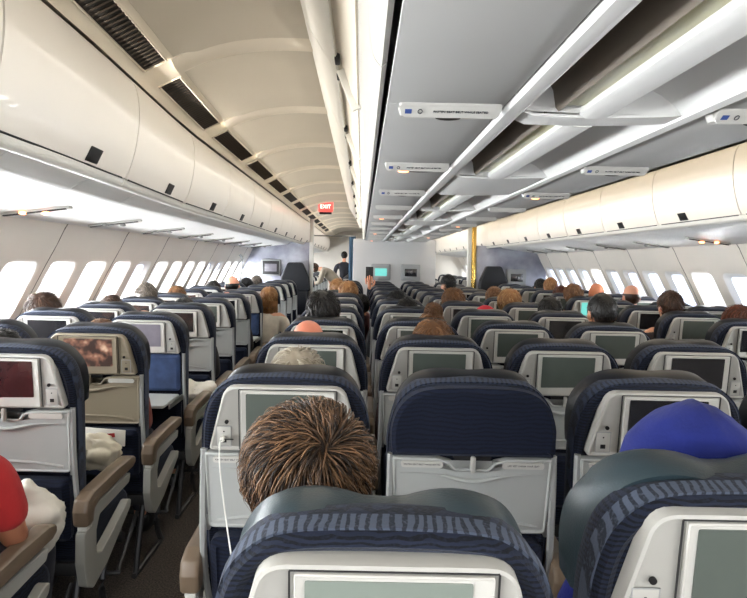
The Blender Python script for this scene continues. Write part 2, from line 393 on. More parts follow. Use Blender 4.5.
# sidewalls with window openings
WP = [(0.24, -1.90), (0.20, -1.93), (0.07, -1.99), (-0.06, -2.06), (-0.20, -2.13), (-0.40, -2.23), (-0.60, -2.31), (-0.9, -2.36), (-1.2, -2.35), (-1.48, -2.28)]
def wallx(z):
    for i in range(len(WP)-1):
        if WP[i][0] >= z >= WP[i+1][0]:
            t = (WP[i][0]-z)/(WP[i][0]-WP[i+1][0]); return WP[i][1]+(WP[i+1][1]-WP[i][1])*t
    return WP[0][1] if z > WP[0][0] else WP[-1][1]
WPITCH = 0.53; WIN0 = 3.76-7*WPITCH
nwin = [0]; njoint = [0]
def wall(side):
    mx = (lambda x: x) if side < 0 else MIRX
    bm = bmesh.new()
    ny = int((Y1-WIN0)/WPITCH)
    ys0 = WIN0-WPITCH/2
    first = -int((ys0-Y0)/WPITCH)-1
    zt, zb = -0.035, -0.43
    for k in range(first, ny+1):
        yc = WIN0+k*WPITCH; ya = yc-WPITCH/2; yb = yc+WPITCH/2
        # groove between panels every second window
        gro = 0.012 if k % 2 == 0 else 0.0
        cols = [ya, ya+0.003, ya+0.013, ya+0.018, yb]
        if gro and ya > -0.5:
            jb = bmesh.new(); jz = frange(0.235, -1.40, 24)
            tube(jb, [(mx(wallx(z)-0.001), ya, EYE+z) for z in jz], 0.0042, 6)
            njoint[0] += 1; struct('trim_%d' % (300+njoint[0]), jb, M['joint'])
        def X(z, y):
            dx = 0.0
            
            return wallx(z)+dx
        def quad_strip(z0, z1, nz):
            zs = frange(z0, z1, nz)
            g = [[bm.verts.new((mx(X(z, y)), y, EYE+z)) for y in cols] for z in zs]
            for i in range(nz):
                for j in range(len(cols)-1): bm.faces.new((g[i][j], g[i][j+1], g[i+1][j+1], g[i+1][j]))
        quad_strip(0.24, 0.02, 4); quad_strip(-0.47, -1.47, 9)
        # window cell ring
        za, zc = 0.02, -0.47
        inner = round_poly([(yc-0.185, zt), (yc+0.185, zt), (yc+0.185, zb), (yc-0.185, zb)], 0.075, 6)
        cy, cz = yc, (zt+zb)/2
        def outerpt(p):
            dy, dz = p[0]-cy, p[1]-cz
            ty = ((yb-cy) if dy > 0 else (cy-ya))/max(abs(dy), 1e-6); tz = ((za-cz) if dz > 0 else (cz-zc))/max(abs(dz), 1e-6)
            t = min(ty, tz); return (cy+dy*t, cz+dz*t)
        # insert corner directions for exact cell corners
        ring = []
        for p in inner: ring.append(p)
        n = len(ring); outer = [outerpt(p) for p in ring]
        # snap nearest outer to the 4 corners
        for cpt in ((ya, za), (yb, za), (yb, zc), (ya, zc)):
            i = min(range(n), key=lambda q: (outer[q][0]-cpt[0])**2+(outer[q][1]-cpt[1])**2); outer[i] = cpt
        mid = [((o[0]+r[0]*2)/3, (o[1]+r[1]*2)/3) for o, r in zip(outer, ring)]
        rings = []
        rings.append([(mx(X(p[1], p[0])), p[0], EYE+p[1]) for p in outer])
        rings.append([(mx(wallx(p[1])+0.0), p[0], EYE+p[1]) for p in mid])
        rings.append([(mx(wallx(p[1])-0.006), p[0], EYE+p[1]) for p in ring])
        def shrink(p, s): return (cy+(p[0]-cy)*s, cz+(p[1]-cz)*s)
        r3 = [shrink(p, 0.94) for p in ring]; rings.append([(mx(wallx(p[1])-0.02), p[0], EYE+p[1]) for p in r3])
        r4 = [shrink(p, 0.80) for p in ring]; rings.append([(mx(wallx(p[1])-0.075), p[0], EYE+p[1]) for p in r4])
        R = [[bm.verts.new(p) for p in rr] for rr in rings]
        for a in range(len(R)-1):
            for i in range(n):
                f = bm.faces.new((R[a][i], R[a][(i+1) % n], R[a+1][(i+1) % n], R[a+1][i])); f.material_index = 1 if a >= 2 else 0
        # pane
        if yc > -0.5:
            nwin[0] += 1
            wb = bmesh.new()
            pane = [shrink(p, 0.81) for p in ring]
            vs = [wb.verts.new((mx(wallx(p[1])-0.072), p[0], EYE+p[1])) for p in pane]
            vs2 = [wb.verts.new((mx(wallx(p[1])-0.078), p[0], EYE+p[1])) for p in pane]
            wb.faces.new(vs); wb.faces.new(vs2)
            for i in range(n): wb.faces.new((vs[i], vs[(i+1) % n], vs2[(i+1) % n], vs2[i]))
            wo = struct('window_%d' % nwin[0], wb, M['glass'], smooth=False)
            # pulled shades, mostly on the right-hand side
            if (side > 0 and k % 5 != 1) or (side < 0 and k in (11, 16, 17)):
                fr = ({0: 0.9, 1: 0.8, 2: 0.55, 3: 0.95, 4: 0.7}[k % 5] if yc > 7 else 0.96) if side > 0 else 0.4
                zl = zt-(zt-zb)*fr
                sb = bmesh.new()
                pts = []
                for p in [shrink(q, 0.845) for q in ring]: pts.append((p[0], max(p[1], zl)))
                v1 = [sb.verts.new((mx(wallx(p[1])-0.055), p[0], EYE+p[1])) for p in pts]
                v2 = [sb.verts.new((mx(wallx(p[1])-0.059), p[0], EYE+p[1])) for p in pts]
                bmesh.ops.remove_doubles(sb, verts=sb.verts[:], dist=1e-5)
                sb.free(); sb = bmesh.new()
                uniq = []
                for p in pts:
                    if not uniq or (abs(uniq[-1][0]-p[0])+abs(uniq[-1][1]-p[1])) > 1e-4: uniq.append(p)
                v1 = [sb.verts.new((mx(wallx(p[1])-0.055), p[0], EYE+p[1])) for p in uniq]
                v2 = [sb.verts.new((mx(wallx(p[1])-0.059), p[0], EYE+p[1])) for p in uniq]
                sb.faces.new(v1); sb.faces.new(v2)
                for i in range(len(uniq)): sb.faces.new((v1[i], v1[(i+1) % len(uniq)], v2[(i+1) % len(uniq)], v2[i]))
                obj('window_shade', sb, M['shade'], wo, smooth=False)
    bmesh.ops.remove_doubles(bm, verts=bm.verts[:], dist=0.0006)
    struct('wall_left' if side < 0 else 'wall_right', bm, [M['wall'], M['reveal']])
wall(-1); wall(1)
for side in (-1, 1):
    mx = (lambda x: x) if side < 0 else MIRX
    bm = bmesh.new(); sweep(bm, [(-1.90, 0.24), (-1.86, 0.50), (-1.70, 0.80), (-1.45, 1.0), (-1.10, 1.12)], [Y0, 9, Y1], 0.02, 0, lambda x, y, z: (mx(x), EYE+z), -1)
    struct('wall_upper_left' if side < 0 else 'wall_upper_right', bm, M['wall'])
# dado air grille along the floor
for side, nm in ((-1, 'baseboard_left'), (1, 'baseboard_right')):
    bm = bmesh.new(); x = -2.30 if side < 0 else MIRX(-2.30)
    add_box(bm, (x, (Y0+Y1)/2, 0.09), (0.03, Y1-Y0, 0.17), 0.006); struct(nm, bm, M['plastic_mid'])

# ceiling over the aisles: vaulted panels with ribs, plus roof above everything
GR0, GRP = 1.62, 1.17
CP = [(-1.03, 0.755), (-1.015, 0.775), (-0.992, 0.799), (-0.90, 0.845), (-0.87, 0.862), (-0.76, 0.915), (-0.62, 0.955), (-0.45, 0.975), (-0.28, 0.975), (-0.12, 0.965), (0.2, 0.95)]
def ceil_panels(side):
    mx = (lambda x: x) if side < 0 else MIRX
    bm = bmesh.new()
    P = smooth_path([(a, b, 0) for a, b in CP[4:]], 3); P = [(p.x, p.y) for p in P]
    for k in range(-3, 16):
        ya = GR0+k*GRP; yb = ya+GRP
        ys = frange(ya+0.004, yb-0.004, 14)
        def fn(x, y, z):
            t = (y-ya)/GRP; g = 0.018*math.exp(-((t-0.93)/0.05)**2)*smoothstep((0.9-abs(x+0.0))/0.3) - 0.012*smoothstep((t-0.9)/0.1)
            x2, z2 = taper(x, y, z)
            e = -0.02*smoothstep((t-0.80)/0.08)+0.0
            return mx(x2), EYE+z2+e*smoothstep((x+0.86)/0.1)
        sweep(bm, P, ys, 0.008, 0, fn, 1)
    # flat strip that carries the air grilles
    sweep(bm, [(a, b) for a, b in CP[:5]], frange(Y0, Y1, 40), 0.008, 1, lambda x, y, z: (mx(taper(x, y, z)[0]), EYE+z), 1)
    return struct('ceiling' if side < 0 else 'ceiling_starboard', bm, [M['ceil'], M['ceil_rib']])
ceil_panels(-1); ceil_panels(1)
bm = bmesh.new(); add_box(bm, (CX, (Y0+Y1)/2, EYE+1.08), (3.6, Y1-Y0, 0.03))
for s in (-1, 1):
    cx = CX+s*2.1; add_box(bm, (cx, (Y0+Y1)/2, EYE+0.93), (1.0, Y1-Y0, 0.03), rot=Euler((0, s*0.35, 0)).to_matrix())
struct('ceiling_crown', bm, M['ceil'], smooth=False)
# ribs between ceiling panels
rib_n = 0
for side in (-1, 1):
    mx = (lambda x: x) if side < 0 else MIRX
    P = smooth_path([(a, b, 0) for a, b in CP[4:]], 3)
    for k in range(-1, 14):
        yj = GR0+k*GRP
        rib_n += 1
        bm = bmesh.new()
        A = []
        for p in P:
            x2, z2 = taper(p.x, yj, p.y)
            A.append([bm.verts.new((mx(x2), yj+dy, EYE+z2+dz)) for dy, dz in ((-0.14, -0.012), (-0.10, -0.030), (-0.03, -0.036), (0.0, -0.030), (0.012, -0.008), (0.012, 0.004), (-0.14, 0.004))])
        m = len(A[0])
        for i in range(len(A)-1):
            for j in range(m): bm.faces.new((A[i][j], A[i][(j+1) % m], A[i+1][(j+1) % m], A[i+1][j]))
        bm.faces.new(A[0]); bm.faces.new(A[-1])
        struct('trim_%d' % rib_n, bm, M['ceil_rib'])
ORD = ['nearest', 'second', 'third', 'fourth', 'fifth', 'sixth', 'seventh', 'eighth', 'ninth', 'tenth', 'eleventh', 'twelfth', 'thirteenth', 'fourteenth', 'fifteenth', 'sixteenth', 'seventeenth', 'eighteenth', 'nineteenth', 'twentieth']
def ordn(i): return ORD[i]+' from the camera end' if i else 'nearest the camera'
# air grilles in the strip over the left aisle
for k in range(0, 13):
    ya = GR0+k*GRP+0.09; yb = GR0+(k+1)*GRP-0.16
    root = empty('ceiling_vent', (-0.92, ya, EYE+0.83))
    tag(root, 'dark slotted air vent above left luggage bins, '+ordn(k), 'air vent', 'dark air vents along the left aisle ceiling')
    bm = bmesh.new()
    def P3(t, y, off):
        x = -0.99+0.09*t; z = 0.80+0.045*t
        x2, z2 = taper(x, y, z); n = Vector((0.447, -0.894)); return Vector((x2+n.x*off, y, EYE+z2+n.y*off))
    vs = [bm.verts.new(P3(t, y, 0.002)-root.location) for t, y in ((0, ya+0.02), (0.03, ya), (1, ya), (1, yb), (0.03, yb), (0, yb-0.02))]
    vs2 = [bm.verts.new(P3(t, y, 0.0035)-root.location) for t, y in ((0, ya+0.02), (0.03, ya), (1, ya), (1, yb), (0.03, yb), (0, yb-0.02))]
    bm.faces.new(vs); bm.faces.new(vs2)
    for i in range(6): bm.faces.new((vs[i], vs[(i+1) % 6], vs2[(i+1) % 6], vs2[i]))
    obj('backing', bm, M['vent'], root, smooth=False)
    if k < 5:
        bm = bmesh.new(); n = 26
        for i in range(n):
            y = ya+(i+0.5)*(yb-ya)/n
            a = P3(0.05, y, 0.006)-root.location; b = P3(0.97, y, 0.006)-root.location
            tube(bm, [a, b], 0.004, 4)
        obj('slats', bm, M['plastic_mid'] if False else new_mat('brown_vent_slat', (70, 60, 50), 0.6), root)
    bm = bmesh.new(); cs = [P3(t, y, 0.004)-root.location for t, y in ((-0.06, ya-0.01), (1.03, ya-0.01), (1.03, yb+0.01), (-0.06, yb+0.01))]
    tube(bm, cs, 0.005, 5, closed=True); obj('frame', bm, M['ceil_rib'], root)

# side service panels under the bins (setting), both sides
PP = [(-1.10, 0.345), (-1.17, 0.36), (-1.24, 0.335), (-1.30, 0.30), (-1.34, 0.285), (-1.6, 0.25), (-1.90, 0.212), (-1.94, 0.20)]
for side in (-1, 1):
    mx = (lambda x: x) if side < 0 else MIRX
    P = smooth_path([(a, b, 0) for a, b in PP], 3); P = [(p.x, p.y) for p in P]
    bm = bmesh.new()
    k = 0; y = Y0+0.3
    while y < Y1:
        sweep(bm, P, frange(y+0.003, y+0.66-0.003, 3), 0.01, 0, lambda x, yy, z: (mx(taper(x, yy, z)[0]), EYE+z), -1)
        y += 0.66
    struct('trim_%d' % (100+(side > 0)), bm, M['psu_side'])
    # dark backing behind the panel gaps
    bm = bmesh.new(); sweep(bm, [(a, b+0.03) for a, b in PP], [Y0, 2, 4, Y1], 0.005, 0, lambda x, yy, z: (mx(taper(x, yy, z)[0]), EYE+z), -1)
    struct('trim_%d' % (102+(side > 0)), bm, M['dark'])

# ------------------------------------------------------------------ side luggage bins
BP = [(-1.045, 0.735), (-1.0, 0.715), (-0.977, 0.67), (-0.966, 0.60), (-0.967, 0.52), (-0.98, 0.43), (-1.0, 0.36), (-1.018, 0.318)]
LP = [(-1.02, 0.313), (-1.035, 0.290), (-1.06, 0.283), (-1.085, 0.30), (-1.10, 0.345), (-1.16, 0.365)]
def make_bin(side, y, length, mat):
    mx = (lambda x: x) if side < 0 else MIRX
    root = empty('overhead_bin', (mx(-1.1), y+length/2, EYE+0.5))
    L = root.location
    f = lambda x, yy, z: (mx(taper(x, yy, z)[0])-L.x, EYE+z-L.z)
    P = [(p.x, p.y) for p in smooth_path([(a, b, 0) for a, b in BP], 4)]
    Q = [(p.x, p.y) for p in smooth_path([(a, b, 0) for a, b in LP], 4)]
    bm = bmesh.new()
    sweep(bm, P, [yy for yy in frange(y+0.005, y+length-0.005, 4)], 0.014, 0, f, -1)
    for v in bm.verts: v.co.y -= L.y
    obj('door', bm, mat, root)
    # lower trough with end cheeks
    bm = bmesh.new()
    sweep(bm, Q, frange(y+0.002, y+length-0.002, 4), 0.01, 0, f, -1)
    for v in bm.verts: v.co.y -= L.y
    obj('lower_lip', bm, M['bin_white'], root)
    # body behind the door
    bm = bmesh.new()
    xs = [(-1.06, 0.72), (-1.035, 0.55), (-1.06, 0.375), (-1.75, 0.36), (-1.75, 0.60), (-1.45, 0.74)]
    ra = []; rb = []
    for (a, b) in xs:
        x1, z1 = f(a, y+0.02, b); x2, z2 = f(a, y+length-0.02, b)
        ra.append(bm.verts.new((x1, y+0.02-L.y, z1))); rb.append(bm.verts.new((x2, y+length-0.02-L.y, z2)))
    n = len(xs)
    for i in range(n): bm.faces.new((ra[i], ra[(i+1) % n], rb[(i+1) % n], rb[i]))
    bm.faces.new(ra); bm.faces.new(rb)
    obj('body', bm, M['dark'], root, smooth=False)
    # latch: black trapezoid plate near the lower edge, in the middle of the door
    yc = y+length*0.63
    bm = bmesh.new()
    def onface(z):
        for i in range(len(P)-1):
            if P[i][1] >= z >= P[i+1][1]:
                t = (P[i][1]-z)/(P[i][1]-P[i+1][1]); return P[i][0]+(P[i+1][0]-P[i][0])*t
        return P[-1][0]
    pts = [(yc-0.055, 0.324), (yc+0.045, 0.324), (yc+0.055, 0.374), (yc-0.045, 0.374)]
    a = [bm.verts.new((f(onface(z)+0.001, yy, z)[0], yy-L.y, f(0, yy, z)[1])) for yy, z in pts]
    b = [bm.verts.new((f(onface(z)+0.006, yy, z)[0], yy-L.y, f(0, yy, z)[1])) for yy, z in pts]
    bm.faces.new(a); bm.faces.new(b)
    for i in range(4): bm.faces.new((a[i], a[(i+1) % 4], b[(i+1) % 4], b[i]))
    bmesh.ops.bevel(bm, geom=bm.edges[:], offset=0.0015, segments=1, affect='EDGES')
    obj('latch', bm, M['black'], root)
    # dark shadow line slot under the door
    bm = bmesh.new(); x0, z0 = f(-1.017, y+0.04, 0.315); 
    for yy0, yy1 in ((y+0.03, y+length*0.95),):
        x1, _ = f(-1.017, yy1, 0.332)
        tube(bm, [(x0, yy0-L.y, z0), (x1, yy1-L.y, z0)], 0.0035, 5)
    obj('seam', bm, M['black'], root)
    return root
BPIT = 1.0
LEFT0 = 2.05-0.62-2.0+0.0
for side in (-1, 1):
    nb = 0
    y0 = -1.5 if side < 0 else -1.45
    k = 0; y = y0
    while y < 18.5:
        b = make_bin(side, y, BPIT, M['bin'])
        if y > 0.3:
            tag(b, 'cream overhead luggage bin with black latch on the %s side, %s' % ('left' if side < 0 else 'right', ordn(nb)), 'luggage bin', 'cream bins along the %s side' % ('left' if side < 0 else 'right')); nb += 1
        else:
            tag(b, 'cream overhead luggage bin %s the camera on the %s side' % ('behind' if y < -0.6 else 'directly beside', 'left' if side < 0 else 'right'), 'luggage bin', 'cream bins along the %s side' % ('left' if side < 0 else 'right'))
        y += BPIT

# ------------------------------------------------------------------ centre overhead unit
H = 0.378
CY0, CY1 = -1.2, 10.9
# dark body core of the centre unit
bm = bmesh.new()
core = [(0.06, 0.40), (0.035, 0.52), (-0.035, 0.70), (-0.115, 0.93), (MIRX(-0.115), 0.93), (MIRX(-0.035), 0.70), (MIRX(0.035), 0.52), (MIRX(0.06), 0.40), (0.82, 0.40), (0.81, 0.50), (0.345, 0.50), (0.335, 0.40)]
a = [bm.verts.new((x, CY0, EYE+z)) for x, z in core]; b = [bm.verts.new((x, CY1, EYE+z)) for x, z in core]
n = len(core)
for i in range(n): bm.faces.new((a[i], a[(i+1) % n], b[(i+1) % n], b[i]))
bm.faces.new(a); bm.faces.new(b)
struct('ceiling_centre_core', bm, M['dark'], smooth=False)
# centre bins: flank panel, recess and rounded lower edge; one thing per bin
def centre_bin(side, y, length):
    mx = (lambda x: x) if side < 0 else MIRX
    root = empty('centre_overhead_bin', (mx(-0.1), y+length/2, EYE+0.7)); L = root.location
    f = lambda x, yy, z: (mx(x-0.014)-L.x, EYE+z-L.z)
    def part(nm, prof, mat, th=0.012, ya=0.004, yb=0.004, k=4):
        P = [(p.x, p.y) for p in smooth_path([(a, b, 0) for a, b in prof], k)]
        bm = bmesh.new(); sweep(bm, P, frange(y+ya, y+length-yb, 2), th, 0, f, 1)
        for v in bm.verts: v.co.y -= L.y
        return obj(nm, bm, mat, root)
    part('flank_panel', [(-0.235, 0.968), (-0.225, 0.94), (-0.17, 0.85), (-0.118, 0.775), (-0.10, 0.76)], M['bin_white'], 0.012, k=3)
    part('hinge_recess', [(-0.095, 0.775), (-0.075, 0.76), (-0.04, 0.66), (-0.015, 0.61)], M['ceil_rib'], 0.008, k=3)
    part('door', [(-0.02, 0.625), (0.0, 0.60), (0.012, 0.55), (0.018, 0.47), (0.028, 0.41), (0.045, 0.385)], M['bin_door'], 0.014)
    for yy in (0.10, length-0.10):
        bm = bmesh.new(); add_box(bm, (f(-0.094, 0, 0)[0], yy-length/2, EYE+0.765-L.z), (0.02, 0.07, 0.03), 0.004)
        obj('hinge', bm, M['dark'], root)
    bm = bmesh.new(); add_box(bm, (f(-0.045, 0, 0)[0], length/2-0.012, EYE+0.675-L.z), (0.05, 0.02, 0.17), 0.004, rot=Euler((0, -0.4 if side < 0 else 0.4, 0)).to_matrix())
    obj('divider', bm, M['bin_white'], root)
    return root
for side in (-1, 1):
    nb = 0; y = CY0
    while y < CY1-0.3:
        ln = min(1.21, CY1-y)
        b = centre_bin(side, y, ln)
        s = 'left' if side < 0 else 'right'
        if y > 0.9: tag(b, 'white centre overhead bin facing the %s aisle, %s' % (s, ordn(nb)), 'luggage bin', 'white centre bins facing the %s aisle' % s); nb += 1
        else: tag(b, 'white centre overhead bin %s the camera facing the %s aisle' % ('just behind' if y < -0.5 else 'right above', s), 'luggage bin', 'white centre bins facing the %s aisle' % s)
        y += 1.21
# centre service panels (flat, both sides) split into panels with joints
for side in (-1, 1):
    mx = (lambda x: x) if side < 0 else MIRX
    bm = bmesh.new(); y = CY0
    x0, x1 = sorted((mx(0.052), mx(0.333)))
    while y < CY1:
        y2 = min(y+0.89, CY1); add_box(bm, ((x0+x1)/2, (y+y2)/2, EYE+H+0.006), (x1-x0, y2-y-0.003, 0.012), 0.003); y = y2
    struct('ceiling_service_panel_port' if side < 0 else 'ceiling_service_panel_starboard', bm, M['psu'])
# centre channel: light coves between the service panels
bars = [(-1.2, -1.1)]
opens = [(0.45, 1.54), (1.63, 2.66), (3.34, 4.32), (4.42, 5.42), (6.08, 7.05), (7.15, 8.12), (8.78, 9.7), (9.8, 10.75)]
opens = [(-0.7, 0.36)]+opens
def channel(bm, ya, yb, prof, mi=0, th=0.008):
    sweep(bm, prof, frange(ya, yb, 2), th, mi, lambda x, y, z: (x, EYE+z), -1)
bm = bmesh.new()
# continuous left rim and right rim
channel(bm, CY0, CY1, [(0.343, 0.385), (0.347, 0.376), (0.365, 0.374), (0.38, 0.380), (0.39, 0.390), (0.395, 0.40)])
channel(bm, CY0, CY1, [(0.795, 0.40), (0.80, 0.378), (0.812, 0.376), (0.820, 0.383)])
prev = CY0
for (ya, yb) in opens+[(CY1, CY1)]:
    # flat bar/panel between openings
    if ya > prev: channel(bm, prev, ya, [(0.393, 0.392), (0.42, 0.380), (0.53, 0.378), (0.65, 0.380), (0.74, 0.384), (0.797, 0.388)])
    prev = yb
    if yb <= ya: continue
    channel(bm, ya, yb, [(0.545, 0.395), (0.541, 0.380), (0.55, 0.376), (0.595, 0.376), (0.602, 0.382), (0.604, 0.42)])
    # recess on the left
    channel(bm, ya, yb, [(0.395, 0.395), (0.402, 0.44), (0.42, 0.475), (0.455, 0.475), (0.475, 0.44), (0.482, 0.396), (0.488, 0.390)], 1)
    # curved reflector cover on the right
    channel(bm, ya, yb, [(p.x, p.y) for p in smooth_path([(0.640, 0.462, 0), (0.67, 0.464, 0), (0.72, 0.448, 0), (0.77, 0.415, 0), (0.797, 0.385, 0)], 4)], 0)
    for yy in (ya, yb):      # end cheeks
        add_mesh(bm, [(x, yy, EYE+z) for x, z in ((0.395, 0.385), (0.60, 0.38), (0.797, 0.386), (0.797, 0.48), (0.395, 0.48))], [(0, 1, 2, 3, 4)], 0)
struct('ceiling_centre_channel', bm, [M['psu_side'], M['recess']])
k = 0
for (ya, yb) in opens:
    bm = bmesh.new(); add_box(bm, (0.514, (ya+yb)/2, EYE+0.401), (0.052, yb-ya-0.03, 0.01), 0.003)
    o = obj('cove_lamp_diffuser', bm, M['olive'])
    if ya > 0.4: tag(o, 'long olive-tinted lamp diffuser in the centre ceiling channel, '+ordn(k), 'light', 'lamp diffusers in the centre ceiling'); k += 1
    else: tag(o, 'long olive-tinted lamp diffuser above and behind the camera', 'light', 'lamp diffusers in the centre ceiling')
# service units with signs, on the centre panels
def service_unit(side, y, near, lit):
    mx = 1 if side < 0 else -1
    cx = 0.203 if side < 0 else MIRX(0.203)
    root = empty('passenger_service_unit', (cx, y, EYE+H))
    bm = bmesh.new()
    ol = round_poly([(-0.125, -0.016), (0.125, -0.016), (0.118, 0.020), (-0.118, 0.020)], 0.014, 4)
    # pod: plate hanging 18 mm below panel, front face tilted to the passengers
    bot = [(x, yy) for x, yy in ol]
    a = [bm.verts.new((x, yy, 0.0)) for x, yy in ol]; b = [bm.verts.new((x*0.995, yy*0.95, -0.003-(yy+0.016)*0.60)) for x, yy in ol]; c = [bm.verts.new((x*0.975, yy*0.80+0.001, -0.006-(yy+0.016)*0.60)) for x, yy in ol]
    n = len(ol)
    for i in range(n):
        bm.faces.new((a[i], a[(i+1) % n], b[(i+1) % n], b[i])); bm.faces.new((b[i], b[(i+1) % n], c[(i+1) % n], c[i]))
    bm.faces.new(a); bm.faces.new(c)
    obj('sign_strip', bm, M['plastic_light'], root)
    bm = bmesh.new()
    ol = round_poly([(-0.125, 0.022), (0.105, 0.022), (0.12, 0.062), (-0.12, 0.062)], 0.018, 4)
    a = [bm.verts.new((x, yy, 0.0)) for x, yy in ol]; b = [bm.verts.new((x*0.95, yy*0.9+0.004, -0.020)) for x, yy in ol]
    for i in range(len(ol)): bm.faces.new((a[i], a[(i+1) % len(ol)], b[(i+1) % len(ol)], b[i]))
    bm.faces.new(a); bm.faces.new(b)
    obj('lamp_housing', bm, M['plastic_light'], root)
    bm = bmesh.new(); t = bmesh.new(); bmesh.ops.create_uvsphere(t, u_segments=14, v_segments=8, radius=1); bmesh.ops.scale(t, vec=(0.032 if not lit else 0.06, 0.014, 0.006), verts=t.verts); bmesh.ops.translate(t, vec=(0.0 if not lit else 0.01, 0.040, -0.022), verts=t.verts); merge(bm, t)
    obj('speaker_opening', bm, M['vent'], root)
    if lit:
        bm = bmesh.new(); t = bmesh.new(); bmesh.ops.create_uvsphere(t, u_segments=12, v_segments=8, radius=1); bmesh.ops.scale(t, vec=(0.022, 0.010, 0.006), verts=t.verts); bmesh.ops.translate(t, vec=(-0.05, 0.038, -0.024), verts=t.verts); merge(bm, t)
        obj('reading_lamp', bm, M['lamp_lit'], root)
    if near:
        TX = Matrix.Translation((0, 0.001, -0.0172)) @ Matrix.Rotation(math.pi-math.atan(0.60), 4, 'X')
        # text reads correctly when seen from below looking forward
        text_obj('sign_text', 'FASTEN SEAT BELT WHILE SEATED', 0.0085, M['ink'], root, TX @ Matrix.Translation((0.025, 0.0, 0.0)))
        bm = bmesh.new(); add_box(bm, (-0.100, 0.0, 0.0), (0.016, 0.014, 0.001)); bmesh.ops.transform(bm, matrix=TX, verts=bm.verts); obj('sign_icon', bm, M['blue_ink'], root)
        bm = bmesh.new(); tube(bm, [(-0.072+0.005*math.cos(t), 0.007*math.sin(t), 0.0) for t in frange(0, 2*math.pi, 12)[:-1]], 0.0012, 5, closed=True); bmesh.ops.transform(bm, matrix=TX, verts=bm.verts)
        obj('sign_icon', bm, M['ink'], root)
    return root
for side in (-1, 1):
    for k in range(0, 11):
        y = 1.47+0.875*k
        r = service_unit(side, y, k < 3, (k % 3 == 1 and side < 0) or (k % 3 == 2 and side > 0))
        tag(r, 'white sign strip on the %s centre ceiling, %s' % ('left' if side < 0 else 'right', ordn(k)), 'ceiling sign', 'sign strips on the %s centre panel' % ('left' if side < 0 else 'right'))
# long slim service pods over the window pairs
def side_pod(side, y, lit):
    mx = (lambda x: x) if side < 0 else MIRX
    root = empty('reading_light_pod', (mx(-1.69), y, EYE+0.236)); s = 1 if side < 0 else -1
    rot = Euler((0, -0.13*s, 0)).to_matrix()
    bm = bmesh.new(); add_box(bm, (0, 0, -0.006), (0.36, 0.05, 0.018), 0.008, rot); obj('housing', bm, M['plastic_light'], root)
    bm = bmesh.new(); add_box(bm, (0, -0.018, -0.014), (0.33, 0.016, 0.008), 0.003, rot); obj('slot', bm, M['vent'], root)
    bm = bmesh.new()
    for q in (-0.06, 0.06):
        t = bmesh.new(); bmesh.ops.create_uvsphere(t, u_segments=10, v_segments=6, radius=0.017); bmesh.ops.scale(t, vec=(1.3, 1, 0.6), verts=t.verts); bmesh.ops.translate(t, vec=(q, -0.02, -0.018), verts=t.verts); merge(bm, t)
    obj('reading_lamp', bm, M['lamp_lit'] if lit else M['metal'], root)
    return root
for side in (-1, 1):
    for k in range(0, 8):
        y = 3.2+1.02*k if side < 0 else 4.1+1.0*k
        r = side_pod(side, y, (side < 0 and k == 0) or (side > 0 and k == 1))
        tag(r, 'slim reading light pod under the %s bins, %s' % ('left' if side < 0 else 'right', ordn(k)), 'reading light', 'reading light pods under the %s bins' % ('left' if side < 0 else 'right'))

# ------------------------------------------------------------------ front bulkheads
BY = 10.9
def panel(name, x0, x1, y0, y1, z0, z1, mat, bev=0.02):
    bm = bmesh.new(); add_box(bm, ((x0+x1)/2, (y0+y1)/2, (z0+z1)/2), (x1-x0, y1-y0, z1-z0), bev); return struct(name, bm, mat)
panel('wall_front_centre', -0.16, 1.30, BY, BY+0.08, 0, EYE+0.41, M['bulkhead'])
panel('wall_front_left', -2.1, -0.93, BY, BY+0.06, 0, EYE+0.33, M['mural'], 0.005)
panel('wall_front_right', 2.02, 3.25, BY, BY+0.06, 0, EYE+0.33, M['mural'], 0.005)
panel('trim_201', -0.93, -0.86, BY-0.03, BY+0.09, 0, EYE+0.74, M['plastic_light'], 0.015)
panel('trim_202', 1.93, 2.01, BY-0.03, BY+0.09, 0, EYE+0.72, M['gold'], 0.02)
panel('trim_203', 1.86, 1.93, BY-0.02, BY+0.08, 0, EYE+0.72, M['plastic_light'], 0.015)
panel('wall_front_end', -2.2, 3.4, Y1-0.1, Y1, 0, EYE+1.1, M['wall'])
def monitor(x, z, scr, label, w=0.34, h=0.29, bz='plastic_mid'):
    root = empty('bulkhead_monitor', (x, BY, z))
    box('housing', (0, -0.025, 0), (w, 0.05, h), M['plastic_mid'], root, 0.02)
    box('bezel', (0, -0.052, 0.0), (w*0.86, 0.012, h*0.82), M[bz], root, 0.008)
    box('screen', (0, -0.060, 0.0), (w*0.62, 0.006, h*0.46), scr, root, 0.002)
    tag(root, label, 'screen')
monitor(0.335, EYE-0.17, M['screen_teal'], 'small screen lit teal on the left of the centre bulkhead')
monitor(0.86, EYE-0.17, M['screen_dark'], 'small dark screen on the right of the centre bulkhead')
monitor(-1.60, EYE-0.13, M['screen_pale'], 'square grey monitor on the left bulkhead beside the folded crew seat', bz='dark')
monitor(2.72, EYE-0.22, M['screen_dark'], 'square dark monitor on the right bulkhead beside the crew seat')
